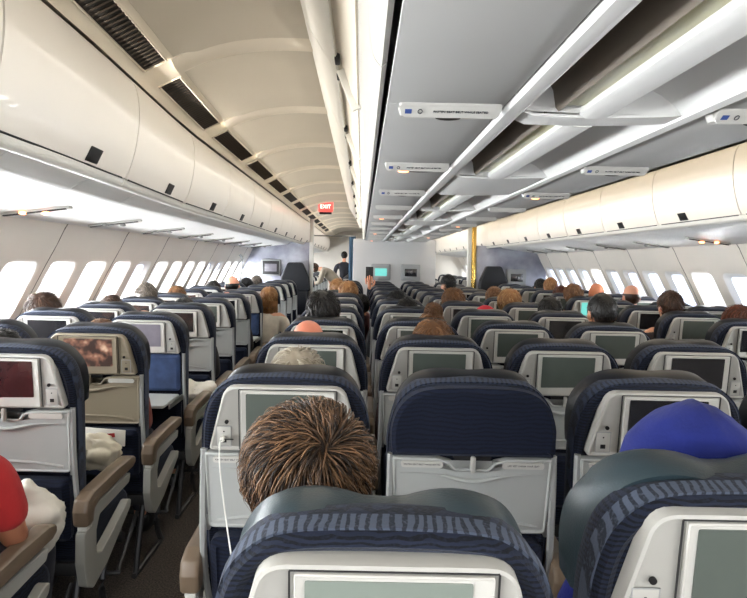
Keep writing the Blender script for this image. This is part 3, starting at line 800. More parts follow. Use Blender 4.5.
def crew_seat(x, label):
    root = empty('crew_seat', (x, BY-0.12, 0))
    bm = bmesh.new(); ol = round_poly([(-0.27, 0.95), (0.27, 0.95), (0.24, 1.20), (0.13, 1.45), (-0.13, 1.45), (-0.24, 1.20)], [0.03, 0.03, 0.05, 0.06, 0.06, 0.05], 5)
    layered(bm, ol, [(-0.05, 0.02), (-0.03, 0), (0.08, 0), (0.10, 0.01)]); obj('backrest', bm, M['leather_dark'], root)
    box('seat_pan', (0, -0.05, 0.75), (0.44, 0.12, 0.42), M['leather_dark'], root, 0.03)
    box('base', (0, 0.02, 0.27), (0.44, 0.2, 0.54), M['plastic_mid'], root, 0.02)
    tag(root, label, 'crew seat')
crew_seat(-1.16, 'dark folded crew seat on the left bulkhead beside the white post')
crew_seat(2.30, 'dark crew seat on the right bulkhead beside the gold-lit post')
# curtain by the left aisle
bm = bmesh.new()
n = 40; A = []
for i in range(n+1):
    t = i/n; x = -0.24+0.12*t; y = BY+0.25+0.03*math.sin(t*math.pi*9)
    A.append([bm.verts.new((x, y+dy, z)) for dy in (0, 0.008) for z in (0.01, EYE+0.45)])
for i in range(n):
    a, b = A[i], A[i+1]
    bm.faces.new((a[0], b[0], b[1], a[1])); bm.faces.new((a[2], a[3], b[3], b[2])); bm.faces.new((a[1], b[1], b[3], a[3])); bm.faces.new((a[0], a[2], b[2], b[0]))
tag(obj('curtain', bm, M['curtain']), 'blue grey galley curtain hanging at the left edge of the centre bulkhead', 'curtain')
bm = bmesh.new(); tube(bm, [(-0.88, BY+0.254, EYE+0.46), (-0.12, BY+0.254, EYE+0.46)], 0.012, 8)
tag(obj('curtain_rail', bm, M['metal']), 'thin metal curtain rail across the left aisle', 'rail')
# exit sign over the left aisle
root = empty('exit_sign', (-0.60, 9.9, EYE+0.90))
box('housing', (0, 0, 0), (0.24, 0.07, 0.22), M['lamp_red'], root, 0.02)
box('bracket', (0, 0, 0.10), (0.30, 0.05, 0.03), M['dark'], root, 0.008)
text_obj('letters', 'EXIT', 0.085, M['sign_glow'], root, Matrix.Translation((0, -0.037, -0.03)) @ Matrix.Rotation(math.pi/2, 4, 'X'), 0.001)
box('lower_lamp', (0, 0, -0.13), (0.20, 0.06, 0.035), M['dark'], root, 0.01)
tag(root, 'glowing red exit sign hanging from the ceiling over the left aisle', 'exit sign')
# door surround on the left before the bulkhead
root = empty('door_frame_assist', (-1.98, 9.9, EYE-0.2)); root.name = 'assist_handle'
bm = bmesh.new(); tube(bm, smooth_path([(0.02, 0, 0.28), (0.06, 0, 0.2), (0.04, 0, -0.05), (-0.02, 0, -0.3)], 6), 0.02, 8); obj('handle', bm, M['plastic_mid'], root)
tag(root, 'vertical grey assist handle on the left wall by the bulkhead', 'handle')

# ================================================================== SEATS
TILT = math.radians(9)
PIV = Vector((0, 0.0, 0.955))
def tilt_bm(bm, ang=TILT):
    bmesh.ops.transform(bm, matrix=Matrix.Translation(PIV) @ Matrix.Rotation(ang, 4, 'X') @ Matrix.Translation(-PIV), verts=bm.verts)
def sym(pts):
    """pts: list of (halfwidth, z) going bottom to top; returns closed outline"""
    R = smooth_path([(a, b, 0) for a, b in pts], 4)
    R = [(p.x, p.y) for p in R]
    Lh = [(-x, z) for x, z in reversed(R) if x > 1e-4]
    return R+Lh
BACK = sym([(0.215, 0.44), (0.222, 0.60), (0.229, 0.80), (0.233, 0.95), (0.228, 1.03), (0.208, 1.095), (0.165, 1.139), (0.11, 1.155), (0.0, 1.159)])
HEAD = sym([(0.222, 0.93), (0.226, 1.01), (0.216, 1.075), (0.184, 1.127), (0.14, 1.153), (0.07, 1.163), (0.0, 1.162)])
def seat_parts(root, mirror=1, tray='up', scr='screen_grey', style='normal', arm_left=True, arm_right=False, aisle_left=False, aisle_right=False, lod=0, tan=False, text=False, near_head=False, drop=0.0, hdrop=0.0):
    P = M['plastic_tan'] if tan else M['plastic']
    def S(bm, ang=TILT): tilt_bm(bm, ang); return bm
    # backrest
    bm = bmesh.new(); layered(bm, BACK, [(0.012, 0.030), (0.003, 0.018), (0.004, 0.008), (0.018, 0.0), (0.075, 0.0), (0.10, 0.012), (0.11, 0.04)]); S(bm)
    bk = obj('backrest', bm, M['navy'], root)
    # lighter piping band around the edge
    if lod == 0:
        bm = bmesh.new(); ol = BACK
        layered(bm, ol, [(0.016, 0.004), (0.014, -0.003), (0.045, -0.0045), (0.055, 0.004)])
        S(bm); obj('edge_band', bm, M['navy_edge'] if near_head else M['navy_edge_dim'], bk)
    # headrest in front, rising above
    bm = bmesh.new(); layered(bm, HEAD, [(0.06, 0.03), (0.055, 0.008), (0.07, 0.0), (0.12, -0.002), (0.15, 0.012), (0.155, 0.045)])
    if not near_head:
        for v in bm.verts: v.co.x *= 0.94
    for v in bm.verts:     # wings curve forward and crest dips in the middle
        v.co.y += 0.055*max(0, (abs(v.co.x)-0.12)/0.11)**2
        if v.co.z > 1.1: v.co.z += (0.012*math.cos(min(1, abs(abs(v.co.x)-0.13)/0.1)*math.pi/2)-0.006)*(1.6 if near_head else 0.5)+(0.004 if near_head else 0)
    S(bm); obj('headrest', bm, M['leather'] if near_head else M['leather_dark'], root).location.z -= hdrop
    if style == 'cover':
        bm = bmesh.new(); ol = sym([(0.222, 0.955), (0.226, 1.03), (0.206, 1.093), (0.162, 1.134), (0.10, 1.149), (0, 1.152)])
        layered(bm, ol, [(-0.012, 0.03), (-0.018, 0.012), (-0.012, 0.0), (0.02, -0.002)]); S(bm); obj('fabric_cover', bm, M['navy_plain'], root)
    else:
        # screen surround
        bm = bmesh.new()
        ol = round_poly([(-0.209, 0.958), (0.209, 0.958), (0.203, 0.985), (0.163, 1.143), (-0.163, 1.143), (-0.203, 0.985)], [0.012, 0.012, 0.03, 0.045, 0.045, 0.03], 5)
        layered(bm, ol, [(-0.014, 0.012), (-0.018, 0.006), (-0.016, 0.001), (-0.010, 0.0), (0.02, 0.0)]); S(bm)
        sb = obj('screen_surround', bm, P, root)
        if lod < 2:
            bm = bmesh.new(); cx = 0.004*mirror
            ol = round_poly([(-0.122+cx, 0.966), (0.132*1+cx, 0.966), (0.132+cx, 1.133), (-0.122+cx, 1.133)], 0.004, 2)
            layered(bm, ol, [(-0.0225, 0.004), (-0.0235, 0.002), (-0.022, 0.0), (-0.015, 0.0)]); S(bm); obj('screen_frame', bm, M['plastic_light'] if not tan else P, sb)
            bm = bmesh.new()
            for sx in (-0.128, 0.138):
                add_box(bm, (sx+cx, -0.0182, 1.049), (0.0025, 0.002, 0.171))
            add_box(bm, (0.005+cx, -0.0182, 1.1355), (0.266, 0.002, 0.0018))
            S(bm); obj('panel_gap', bm, M['dark'], sb, smooth=False)
        bm = bmesh.new(); ol = round_poly([(-0.104, 0.996), (0.108, 1.0), (0.108, 1.125), (-0.104, 1.125)], 0.003, 2)
        layered(bm, ol, [(-0.0245, 0.001), (-0.0245, 0.0), (-0.018, 0.0)]); S(bm); so = obj('screen', bm, M[scr], root, smooth=False)
        if lod == 0:
            bm = bmesh.new(); x = -0.158*mirror
            t = bmesh.new(); bmesh.ops.create_cone(t, segments=14, radius1=0.0055, radius2=0.0055, depth=0.004, cap_ends=True); bmesh.ops.rotate(t, matrix=Matrix.Rotation(math.pi/2, 3, 'X'), verts=t.verts); bmesh.ops.translate(t, vec=(x, -0.0185, 1.042), verts=t.verts); merge(bm, t)
            S(bm); obj('audio_jack', bm, M['black'], sb)
            bm = bmesh.new(); add_box(bm, (-0.166*mirror, -0.0168, 1.0), (0.038, 0.003, 0.056), 0.002); S(bm); ob = obj('power_outlet', bm, P, sb)
            bm = bmesh.new(); add_box(bm, (-0.166*mirror, -0.0170, 1.0), (0.0412, 0.002, 0.0592)); S(bm); obj('outlet_gap', bm, M['plastic_mid'], sb)
            bm = bmesh.new(); add_box(bm, (-0.166*mirror, -0.0185, 0.988), (0.014, 0.002, 0.012), 0.001); add_box(bm, (-0.166*mirror, -0.0185, 1.014), (0.004, 0.002, 0.004), 0.001); S(bm); obj('outlet_sockets', bm, M['black'], sb)
        for o_ in (sb, so): o_.location.z -= drop
    # tray table
    if tray == 'up':
        bm = bmesh.new()
        ol = [(-0.216, 0.725), (0.216, 0.725), (0.222, 0.950), (0.10, 0.948), (0.06, 0.938), (0.045, 0.918), (-0.045, 0.918), (-0.06, 0.938), (-0.10, 0.948), (-0.222, 0.950)]
        ol = round_poly(ol, [0.02, 0.02, 0.008, 0.02, 0.012, 0.014, 0.014, 0.012, 0.02, 0.008], 4)
        layered(bm, ol, [(-0.012, 0.010), (-0.016, 0.005), (-0.014, 0.001), (-0.006, 0.0), (0.006, 0.0)]); S(bm)
        tr = obj('tray_table', bm, (M['plastic_tan'] if tan else M['tray']), root)
        if lod < 2:
            bm = bmesh.new()
            pr = [(x, -0.017-0.005*math.exp(-(x/0.09)**2), 0.905-0.020*math.exp(-(x/0.075)**2)) for x in frange(-0.20, 0.20, 20)]
            tube(bm, pr, [0.0005+0.006*math.exp(-(p[0]/0.12)**2) for p in pr], 6); tube(bm, [(x, -0.0145, 0.765-0.5*x*x) for x in frange(-0.19, 0.19, 12)], 0.0045, 6)
            S(bm); obj('moulded_ridge', bm, (M['plastic_tan'] if tan else M['tray']), tr)
            bm = bmesh.new(); ol = round_poly([(-0.055, 0.952), (-0.04, 0.918), (0.04, 0.918), (0.055, 0.952)], [0.004, 0.016, 0.016, 0.004], 5)
            layered(bm, ol, [(-0.006, 0), (0.004, 0)]); S(bm); obj('latch_recess', bm, M['dark'], tr)
            bm = bmesh.new(); add_box(bm, (0, -0.020, 0.934), (0.014, 0.016, 0.048), 0.005); S(bm); obj('tray_latch', bm, P, tr)
        if lod == 0:
            for sx in (-1, 1):
                bm = bmesh.new(); ol = round_poly([(sx*0.14-0.058, 0.922), (sx*0.14+0.058, 0.922), (sx*0.14+0.058, 0.940), (sx*0.14-0.058, 0.940)], 0.009, 4)
                layered(bm, ol, [(-0.018, 0.001), (-0.018, 0), (-0.010, 0)]); S(bm); obj('label_plate', bm, M['plastic_light'], tr)
                if text:
                    mt = Matrix.Translation(PIV) @ Matrix.Rotation(TILT, 4, 'X') @ Matrix.Translation(-PIV) @ Matrix.Translation((sx*0.14, -0.0183, 0.931)) @ Matrix.Rotation(math.pi/2, 4, 'X')
                    text_obj('label_text', 'FASTEN SEAT BELT WHILE SEATED' if sx < 0 else 'LIFE VEST UNDER YOUR SEAT', 0.0066, M['ink'], tr, mt, 0.0003)
            for sx in (-1, 1):
                bm = bmesh.new(); add_box(bm, (sx*0.217, -0.004, 0.735), (0.014, 0.022, 0.04), 0.004); S(bm); obj('tray_hinge', bm, M['metal'], root)
    else:
        bm = bmesh.new(); ol = round_poly([(-0.205, -0.27), (0.205, -0.27), (0.205, 0.02), (-0.205, 0.02)], 0.02, 4)
        t = bmesh.new(); layered(t, ol, [(0, 0.004), (0.003, 0), (0.013, 0), (0.016, 0.004)])
        bmesh.ops.transform(t, matrix=Matrix.Rotation(-math.pi/2, 4, 'X'), verts=t.verts)   # (x, y, z)->(x, z, -y)
        merge(bm, t, 0, Matrix.Translation((0, -0.0, 0.725)) )
        tr = obj('tray_table', bm, M['tray'], root)
        for sx in (-1, 1):
            bm = bmesh.new(); add_box(bm, (sx*0.212, -0.08, 0.705), (0.012, 0.24, 0.03), 0.004); obj('tray_arm', bm, M['metal'], root)
    # light side frame beside the tray and pocket below
    for sx in (-1, 1):
        bm = bmesh.new(); pts = smooth_path([(sx*0.226, 0.0, 0.955), (sx*0.228, 0.01, 0.80), (sx*0.230, 0.04, 0.62), (sx*0.222, 0.10, 0.46)], 4)
        pts = [Vector((p.x, p.y, p.z)) for p in pts]; tube(bm, pts, 0.010, 6); obj('side_frame', bm, M['plastic_mid'], root)
    bm = bmesh.new(); ol = round_poly([(-0.205, 0.47), (0.205, 0.47), (0.21, 0.70), (-0.21, 0.70)], 0.03, 4)
    layered(bm, ol, [(-0.03, 0.015), (-0.038, 0.03) if False else (-0.036, 0.02), (-0.02, 0.0), (0.01, 0.0)]); S(bm); obj('seat_pocket', bm, M['navy_plain'], root)
    if tray == 'down':
        bm = bmesh.new(); ol = round_poly([(-0.20, 0.735), (0.20, 0.735), (0.205, 0.95), (-0.205, 0.95)], 0.02, 4); layered(bm, ol, [(-0.006, 0.008), (-0.010, 0.02), (0.0, 0.0), (0.01, 0.0)]); S(bm); obj('rear_panel', bm, M['navy_lit'], root)
    # cushion and under-structure
    bm = bmesh.new(); add_box(bm, (0, 0.33, 0.43), (0.45, 0.46, 0.13), 0.045, seg=3); obj('seat_cushion', bm, M['navy'], root)
    bm = bmesh.new(); add_box(bm, (0, 0.30, 0.345), (0.44, 0.38, 0.05), 0.01); tube(bm, [(-0.25, 0.16, 0.33), (0.25, 0.16, 0.33)], 0.02, 8); tube(bm, [(-0.25, 0.42, 0.33), (0.25, 0.42, 0.33)], 0.02, 8); obj('seat_base', bm, M['dark'], root)
    for sx in (-1, 1):
        bm = bmesh.new(); tube(bm, smooth_path([(sx*0.19, 0.42, 0.33), (sx*0.19, 0.36, 0.15), (sx*0.19, 0.44, 0.015)], 5), 0.014, 8)
        tube(bm, smooth_path([(sx*0.19, 0.16, 0.33), (sx*0.19, 0.10, 0.12), (sx*0.19, 0.08, 0.015)], 5), 0.014, 8)
        tube(bm, [(sx*0.19, 0.06, 0.015), (sx*0.19, 0.46, 0.015)], 0.013, 8); obj('leg', bm, M['leg_metal'], root)
    if lod < 2:
        bm = bmesh.new(); tube(bm, smooth_path([(-0.17, 0.14, 0.28), (-0.17, -0.06, 0.13), (-0.15, -0.10, 0.11), (0.15, -0.10, 0.11), (0.17, -0.06, 0.13), (0.17, 0.14, 0.28)], 5), 0.010, 8); obj('footrest', bm, M['leg_metal'], root)
    def armrest(sx, aisle):
        x = sx*0.26
        bm = bmesh.new()
        # cap profile in (y,z), rounded bar that turns down at the back
        side = [(0.0, 0.545), (-0.012, 0.60), (0.0, 0.640), (0.05, 0.658), (0.25, 0.668), (0.40, 0.668), (0.445, 0.655), (0.45, 0.63), (0.42, 0.615), (0.10, 0.605), (0.06, 0.59), (0.05, 0.545)]
        ol = round_poly(side, 0.012, 3)
        t = bmesh.new(); layered(t, ol, [(-0.028, 0.014), (-0.026, 0.006), (-0.020, 0.001), (-0.012, 0.0), (0.012, 0.0), (0.020, 0.001), (0.026, 0.006), (0.028, 0.014)])
        # layered makes (x=u, y=depth, z=v): rotate so u->y, depth->x
        bmesh.ops.transform(t, matrix=Matrix(((0, 1, 0, x), (1, 0, 0, 0), (0, 0, 1, 0), (0, 0, 0, 1))), verts=t.verts); merge(bm, t)
        am = obj('armrest', bm, M['bronze'], root)
        bm = bmesh.new(); add_box(bm, (x, 0.026, 0.536), (0.034, 0.03, 0.018), 0.006); obj('button', bm, M['plastic_light'], am)
        if aisle or lod == 0:
            bm = bmesh.new()
            outl = [(0.0, 0.53), (0.055, 0.53), (0.065, 0.595), (0.42, 0.60), (0.40, 0.56), (0.12, 0.545), (0.095, 0.50), (0.10, 0.415), (0.15, 0.40), (0.40, 0.49), (0.43, 0.485), (0.42, 0.455), (0.20, 0.335), (0.08, 0.30), (0.03, 0.33), (0.0, 0.42)] if aisle else [(0.0, 0.53), (0.055, 0.53), (0.065, 0.595), (0.40, 0.60), (0.40, 0.57), (0.10, 0.54), (0.08, 0.38), (0.01, 0.38)]
            ol = round_poly(outl, 0.015, 2)
            t = bmesh.new(); layered(t, ol, [(-0.017, 0.003), (-0.014, 0), (0.014, 0), (0.017, 0.003)])
            bmesh.ops.transform(t, matrix=Matrix(((0, 1, 0, x), (1, 0, 0, 0), (0, 0, 1, 0), (0, 0, 0, 1))), verts=t.verts)
            bmesh.ops.triangulate(t, faces=t.faces[:]); merge(bm, t)
            obj('armrest_side_panel', bm, M['arm_side'], am)
    if lod < 2:
        if arm_left: armrest(-1, aisle_left)
        if arm_right: armrest(1, aisle_right)
PROTO = {}
def seat(x, y, label, group, sc=1.0, **kw):
    key = tuple(sorted(kw.items()))
    if key not in PROTO:
        r = empty('airline_seat', (x, y, 0)); seat_parts(r, **kw); PROTO[key] = r; index_children(r)
    else:
        r = copy_tree(PROTO[key]); r.location = (x, y, 0)
    r.scale = (1, 1, sc)
    tag(r, label, 'seat', group)
    return r
NUM = ['nearest', 'second nearest', 'third nearest', 'fourth nearest', 'fifth nearest', 'sixth nearest', 'seventh nearest', 'eighth nearest', 'ninth nearest', 'tenth nearest', 'eleventh nearest', 'twelfth nearest', 'thirteenth nearest']
# centre block: nearest row has three seats, the others four
GC = 'navy seats of the centre block'
seat(0.040, 0.825, 'navy patterned seat with grey-green screen in nearest centre row, directly ahead of camera', GC, sc=0.976, scr='screen_sage', drop=0.014, hdrop=0.014, lod=0, near_head=True, arm_right=True)
seat(0.578, 0.905, 'navy patterned seat in nearest centre row, in front of the blue hooded passenger', GC, lod=0, near_head=True, arm_right=True, text=False)
bpy.data.objects
seat(1.11, 0.91, 'rightmost navy seat in the nearest centre row, outside the right edge', GC, lod=0, near_head=True, arm_right=True, aisle_right=True)
CXS = [-0.203, 0.317, 0.837, 1.357]
CN = ['at the left aisle', 'second from the left aisle', 'third from the left aisle', 'at the right aisle']
for k in range(1, 12):
    y = 0.91+0.81*k
    for c in range(4):
        lod = 0 if k <= 3 else (1 if k <= 7 else 2)
        kw = dict(lod=lod, mirror=(-1 if c == 3 else 1))
        sc_ = ['screen_grey', 'screen_grey', 'screen_grey', 'screen_dark'][(c+k) % 4]
        if k == 2: sc_ = ['screen_grey', 'screen_grey', 'screen_grey', 'screen_dark'][c]
        if k == 1: sc_ = ['screen_grey', 'screen_grey', 'screen_dark', 'screen_dark'][c]
        kw['scr'] = sc_; what = {'screen_grey': 'pale screen', 'screen_dark': 'dark screen'}[sc_]
        if c == 0: kw['aisle_left'] = True
        if c == 3: kw['arm_right'] = True; kw['aisle_right'] = True
        if k == 1: kw['text'] = True; 
        if k == 1 and c == 1: kw['style'] = 'cover'; what = 'fabric-covered back'
        if k in (5, 9) and c in (1,): kw['scr'] = 'screen_dark'; what = 'dark screen'
        seat(CXS[c], y, 'navy seat with %s, centre block, %s, %s row' % (what, CN[c], NUM[k]), GC, sc=1.0+random.uniform(-0.006, 0.006), **kw)
# side pairs
GL = 'navy seats of the left window block'; GRr = 'navy seats of the right window block'
LXS = [-1.725, -1.208]; RXS = [MIRX(-1.175), MIRX(-1.70)]
for k in range(-1, 12):
    y = 2.12+0.66*k
    for c in range(2):
        lod = 0 if k <= 2 else (1 if k <= 6 else 2)
        kw = dict(lod=lod, mirror=-1)
        kw['scr'] = 'screen_dark'; what = 'dark screen'
        if c == 1:
            kw['arm_right'] = True; kw['aisle_right'] = True
            if k == 0: kw['scr'] = 'screen_red'; what = 'dark red screen'
            if k == 1: kw['scr'] = 'screen_film'; kw['tan'] = True; what = 'film playing on its screen'
            if k in (2, 6): kw['tray'] = 'down'; kw['scr'] = 'screen_pale'; what = 'tray table folded down'
            if k in (3, 5): kw['scr'] = 'screen_dark'
            if k == 4: kw['scr'] = 'screen_grey'; what = 'pale screen'
        seat(LXS[c], y, 'navy seat with %s, left block, %s, %s row' % (what, 'at the aisle' if c else 'at the window', NUM[k+1]), GL, sc=1.0+random.uniform(-0.006, 0.006), **kw)
for k in range(0, 12):
    y = 2.34+0.66*k
    for c in range(2):
        lod = 0 if k <= 3 else (1 if k <= 6 else 2)
        kw = dict(lod=lod, mirror=1); kw['scr'] = 'screen_grey' if (k+c) % 2 else 'screen_dark'
        what = 'pale screen' if (k+c) % 2 else 'dark screen'
        if k == 6 and c == 0: kw['scr'] = 'screen_teal'; what = 'screen lit teal'
        if c == 0: kw['aisle_left'] = True
        else: kw['arm_right'] = True
        seat(RXS[c], y, 'navy seat with %s, right block, %s, %s row' % (what, 'at the window' if c else 'at the aisle', NUM[k]), GRr, sc=1.0+random.uniform(-0.006, 0.006), **kw)
# far cabin beyond the bulkheads
FN = ['nearest', 'second', 'third', 'fourth', 'fifth', 'sixth', 'seventh']
for k in range(0, 6):
    y = 12.3+0.95*k
    for x, nm in ((-1.175, 'left of the left aisle'), (-1.70, 'at the left windows'), (-0.2, 'right of the left aisle'), (1.357, 'left of the right aisle'), (2.335, 'right of the right aisle')):
        seat(x, y, 'dark seat in the forward cabin beyond bulkheads, %s, %s row there' % (nm, FN[k]), 'seats in the forward cabin', lod=2, scr='screen_dark')

# ================================================================== PEOPLE
def skin_mesh(chains, sub=2):
    """chains: list of lists of ((x,y,z), r); consecutive vertices joined; first chain vertex 0 is the root.
       a chain may start with an int = index of an existing vertex"""
    verts = []; rad = []; edges = []
    for ch in chains:
        prev = None
        for it in ch:
            if isinstance(it, int): prev = it; continue
            verts.append(it[0]); rad.append(it[1]); i = len(verts)-1
            if prev is not None: edges.append((prev, i))
            prev = i
    me = bpy.data.meshes.new('sk'); me.from_pydata(verts, edges, [])
    o = bpy.data.objects.new('sk', me); COL.objects.link(o)
    o.modifiers.new('s', 'SKIN')
    md = o.modifiers.new('u', 'SUBSURF'); md.levels = sub; md.render_levels = sub
    if not me.skin_vertices: 
        bpy.context.view_layer.objects.active = o
    for i, r in enumerate(rad):
        sv = me.skin_vertices[0].data[i]; sv.radius = (r, r) if not isinstance(r, tuple) else r; sv.use_root = (i == 0)
    dg = bpy.context.evaluated_depsgraph_get(); dg.update()
    out = bpy.data.meshes.new_from_object(o.evaluated_get(dg))
    bpy.data.objects.remove(o, do_unlink=True)
    return out
def voxel(me_list, size, smooth=3):
    bm = bmesh.new()
    for me in me_list: bm.from_mesh(me)
    me = bpy.data.meshes.new('v'); bm.to_mesh(me); bm.free()
    o = bpy.data.objects.new('v', me); COL.objects.link(o)
    r = o.modifiers.new('r', 'REMESH'); r.mode = 'VOXEL'; r.voxel_size = size
    s = o.modifiers.new('s', 'SMOOTH'); s.iterations = smooth; s.factor = 0.5
    dg = bpy.context.evaluated_depsgraph_get(); dg.update()
    out = bpy.data.meshes.new_from_object(o.evaluated_get(dg)); bpy.data.objects.remove(o, do_unlink=True)
    for p in out.polygons: p.use_smooth = True
    return out
def ell(c, s, rot=None, seg=20):
    bm = bmesh.new(); bmesh.ops.create_uvsphere(bm, u_segments=seg, v_segments=seg//2+2, radius=1); bmesh.ops.scale(bm, vec=s, verts=bm.verts)
    if rot: bmesh.ops.transform(bm, matrix=Euler(rot).to_matrix().to_4x4(), verts=bm.verts)
    bmesh.ops.translate(bm, vec=c, verts=bm.verts)
    me = bpy.data.meshes.new('e'); bm.to_mesh(me); bm.free(); return me
HC = Vector((0, 0.19, 1.145))      # head centre of the seated figure (facing +y)
def head_meshes(c):
    c = Vector(c); L = []
    L.append(ell(c+Vector((0, -0.008, 0.015)), (0.074, 0.092, 0.088), seg=28))
    L.append(ell(c+Vector((0, 0.022, -0.045)), (0.058, 0.062, 0.070), seg=24))       # face / jaw
    L.append(ell(c+Vector((0, 0.052, -0.088)), (0.028, 0.026, 0.022)))               # chin
    L.append(ell(c+Vector((0, 0.088, -0.028)), (0.011, 0.018, 0.024), (0.35, 0, 0), 12))   # nose
    L.append(ell(c+Vector((0, 0.097, -0.040)), (0.015, 0.012, 0.010), None, 12))
    L.append(ell(c+Vector((0, 0.078, -0.066)), (0.024, 0.012, 0.008), None, 12))     # lips
    for s in (-1, 1):
        L.append(ell(c+Vector((s*0.030, 0.074, 0.008)), (0.024, 0.012, 0.008), None, 12))   # brow
        L.append(ell(c+Vector((s*0.076, -0.004, -0.018)), (0.009, 0.019, 0.031), (0.15, 0, s*0.35), 12))  # ear
        L.append(ell(c+Vector((s*0.036, 0.052, -0.038)), (0.022, 0.022, 0.024), None, 12))  # cheek
    return L
def hand_mesh(w, d, up, side, r=0.0085):
    """w wrist point, d direction of the fingers, up = back of hand, side = +1/-1 thumb side sign"""
    w = Vector(w); d = Vector(d).normalized(); up = Vector(up); up = (up-d*up.dot(d)).normalized(); sd = d.cross(up).normalized()*side
    ms = [skin_mesh([[(w-d*0.01, (0.026, 0.018)), (w+d*0.035, (0.036, 0.014)), (w+d*0.075, (0.040, 0.013))]], 2)]
    for i, ln in enumerate((0.062, 0.072, 0.068, 0.052)):
        b = w+d*(0.072-0.004*abs(i-1))+sd*(0.030-0.020*i)
        p1 = b+d*ln*0.42; p2 = p1+(d*0.85-up*0.5).normalized()*ln*0.33; p3 = p2+(d*0.5-up*0.85).normalized()*ln*0.27
        ms.append(skin_mesh([[(b-d*0.02, r), (b, r), (p1, r*0.95), (p2, r*0.88), (p3, r*0.75)]], 1))
    b = w+d*0.02+sd*0.028
    ms.append(skin_mesh([[(b-sd*0.01, 0.011), (b+d*0.02+sd*0.018, 0.011), (b+d*0.046+sd*0.026-up*0.006, 0.0095), (b+d*0.066+sd*0.024-up*0.014, 0.008)]], 1))
    return ms
def join_meshes(L):
    bm = bmesh.new()
    for me in L: bm.from_mesh(me)
    out = bpy.data.meshes.new('j'); bm.to_mesh(out); bm.free()
    for p in out.polygons: p.use_smooth = True
    return out
def seated_body():
    core = [((0, 0.24, 0.55), 0.12), ((0, 0.19, 0.68), 0.115), ((0, 0.165, 0.80), 0.125), ((0, 0.16, 0.90), 0.125), ((0, 0.165, 0.975), 0.085), ((0, 0.175, 1.02), 0.052), ((0, 0.185, 1.075), 0.050), ((0, 0.19, 1.11), 0.05)]
    ch = [core]
    for s in (-1, 1):
        ch.append([3, ((s*0.13, 0.165, 0.945), 0.062), ((s*0.185, 0.175, 0.92), 0.055), ((s*0.205, 0.20, 0.80), 0.046), ((s*0.215, 0.235, 0.705), 0.038), ((s*0.17, 0.33, 0.675), 0.034), ((s*0.10, 0.41, 0.665), 0.025)])
        ch.append([0, ((s*0.10, 0.28, 0.54), 0.095), ((s*0.11, 0.42, 0.56), 0.075), ((s*0.115, 0.545, 0.565), 0.058), ((s*0.115, 0.535, 0.40), 0.052), ((s*0.115, 0.50, 0.22), 0.042), ((s*0.115, 0.49, 0.09), 0.036), ((s*0.12, 0.56, 0.045), 0.034), ((s*0.125, 0.62, 0.035), 0.028)])
    body = skin_mesh(ch, 2)
    m = voxel([body]+head_meshes(HC), 0.0085, 4)
    hands = []
    for s in (-1, 1): hands += hand_mesh((s*0.10, 0.41, 0.665), (-s*0.55, 0.8, -0.12), (0, 0.1, 1), s)
    return join_meshes([m]+hands)
def seated_shirt():
    core = [((0, 0.24, 0.56), 0.135), ((0, 0.19, 0.68), 0.130), ((0, 0.165, 0.80), 0.140), ((0, 0.16, 0.90), 0.138), ((0, 0.167, 0.975), 0.088), ((0, 0.172, 1.005), 0.070)]
    ch = [core]
    for s in (-1, 1):
        ch.append([3, ((s*0.13, 0.165, 0.945), 0.076), ((s*0.188, 0.175, 0.922), 0.068), ((s*0.207, 0.20, 0.80), 0.060), ((s*0.217, 0.235, 0.705), 0.052), ((s*0.172, 0.33, 0.675), 0.046), ((s*0.125, 0.385, 0.668), 0.038)])
    return voxel([skin_mesh(ch, 2)], 0.014, 3)
def seated_tshirt():
    core = [((0, 0.24, 0.56), 0.135), ((0, 0.19, 0.68), 0.130), ((0, 0.165, 0.80), 0.140), ((0, 0.16, 0.90), 0.138), ((0, 0.167, 0.975), 0.088), ((0, 0.172, 1.005), 0.070)]
    ch = [core]
    for s in (-1, 1): ch.append([3, ((s*0.13, 0.165, 0.945), 0.076), ((s*0.188, 0.175, 0.922), 0.068), ((s*0.206, 0.20, 0.80), 0.063), ((s*0.211, 0.225, 0.745), 0.060)])
    return voxel([skin_mesh(ch, 2)], 0.014, 3)
def seated_trousers():
    ch = [[((0, 0.25, 0.53), 0.128)]]
    for s in (-1, 1):
        ch.append([0, ((s*0.10, 0.28, 0.54), 0.104), ((s*0.11, 0.42, 0.56), 0.086), ((s*0.115, 0.55, 0.565), 0.070), ((s*0.115, 0.54, 0.40), 0.064), ((s*0.115, 0.50, 0.22), 0.056), ((s*0.115, 0.49, 0.12), 0.052)])
    return voxel([skin_mesh(ch, 2)], 0.014, 3)
SHOES = [voxel([ell((s_*0.122, 0.575, 0.045), (0.045, 0.115, 0.046), seg=16), ell((s_*0.117, 0.50, 0.09), (0.044, 0.05, 0.05), seg=12)], 0.012, 2) for s_ in (-1, 1)]
BODY = seated_body(); SHIRT = seated_shirt(); TSHIRT = seated_tshirt(); TROUS = seated_trousers()
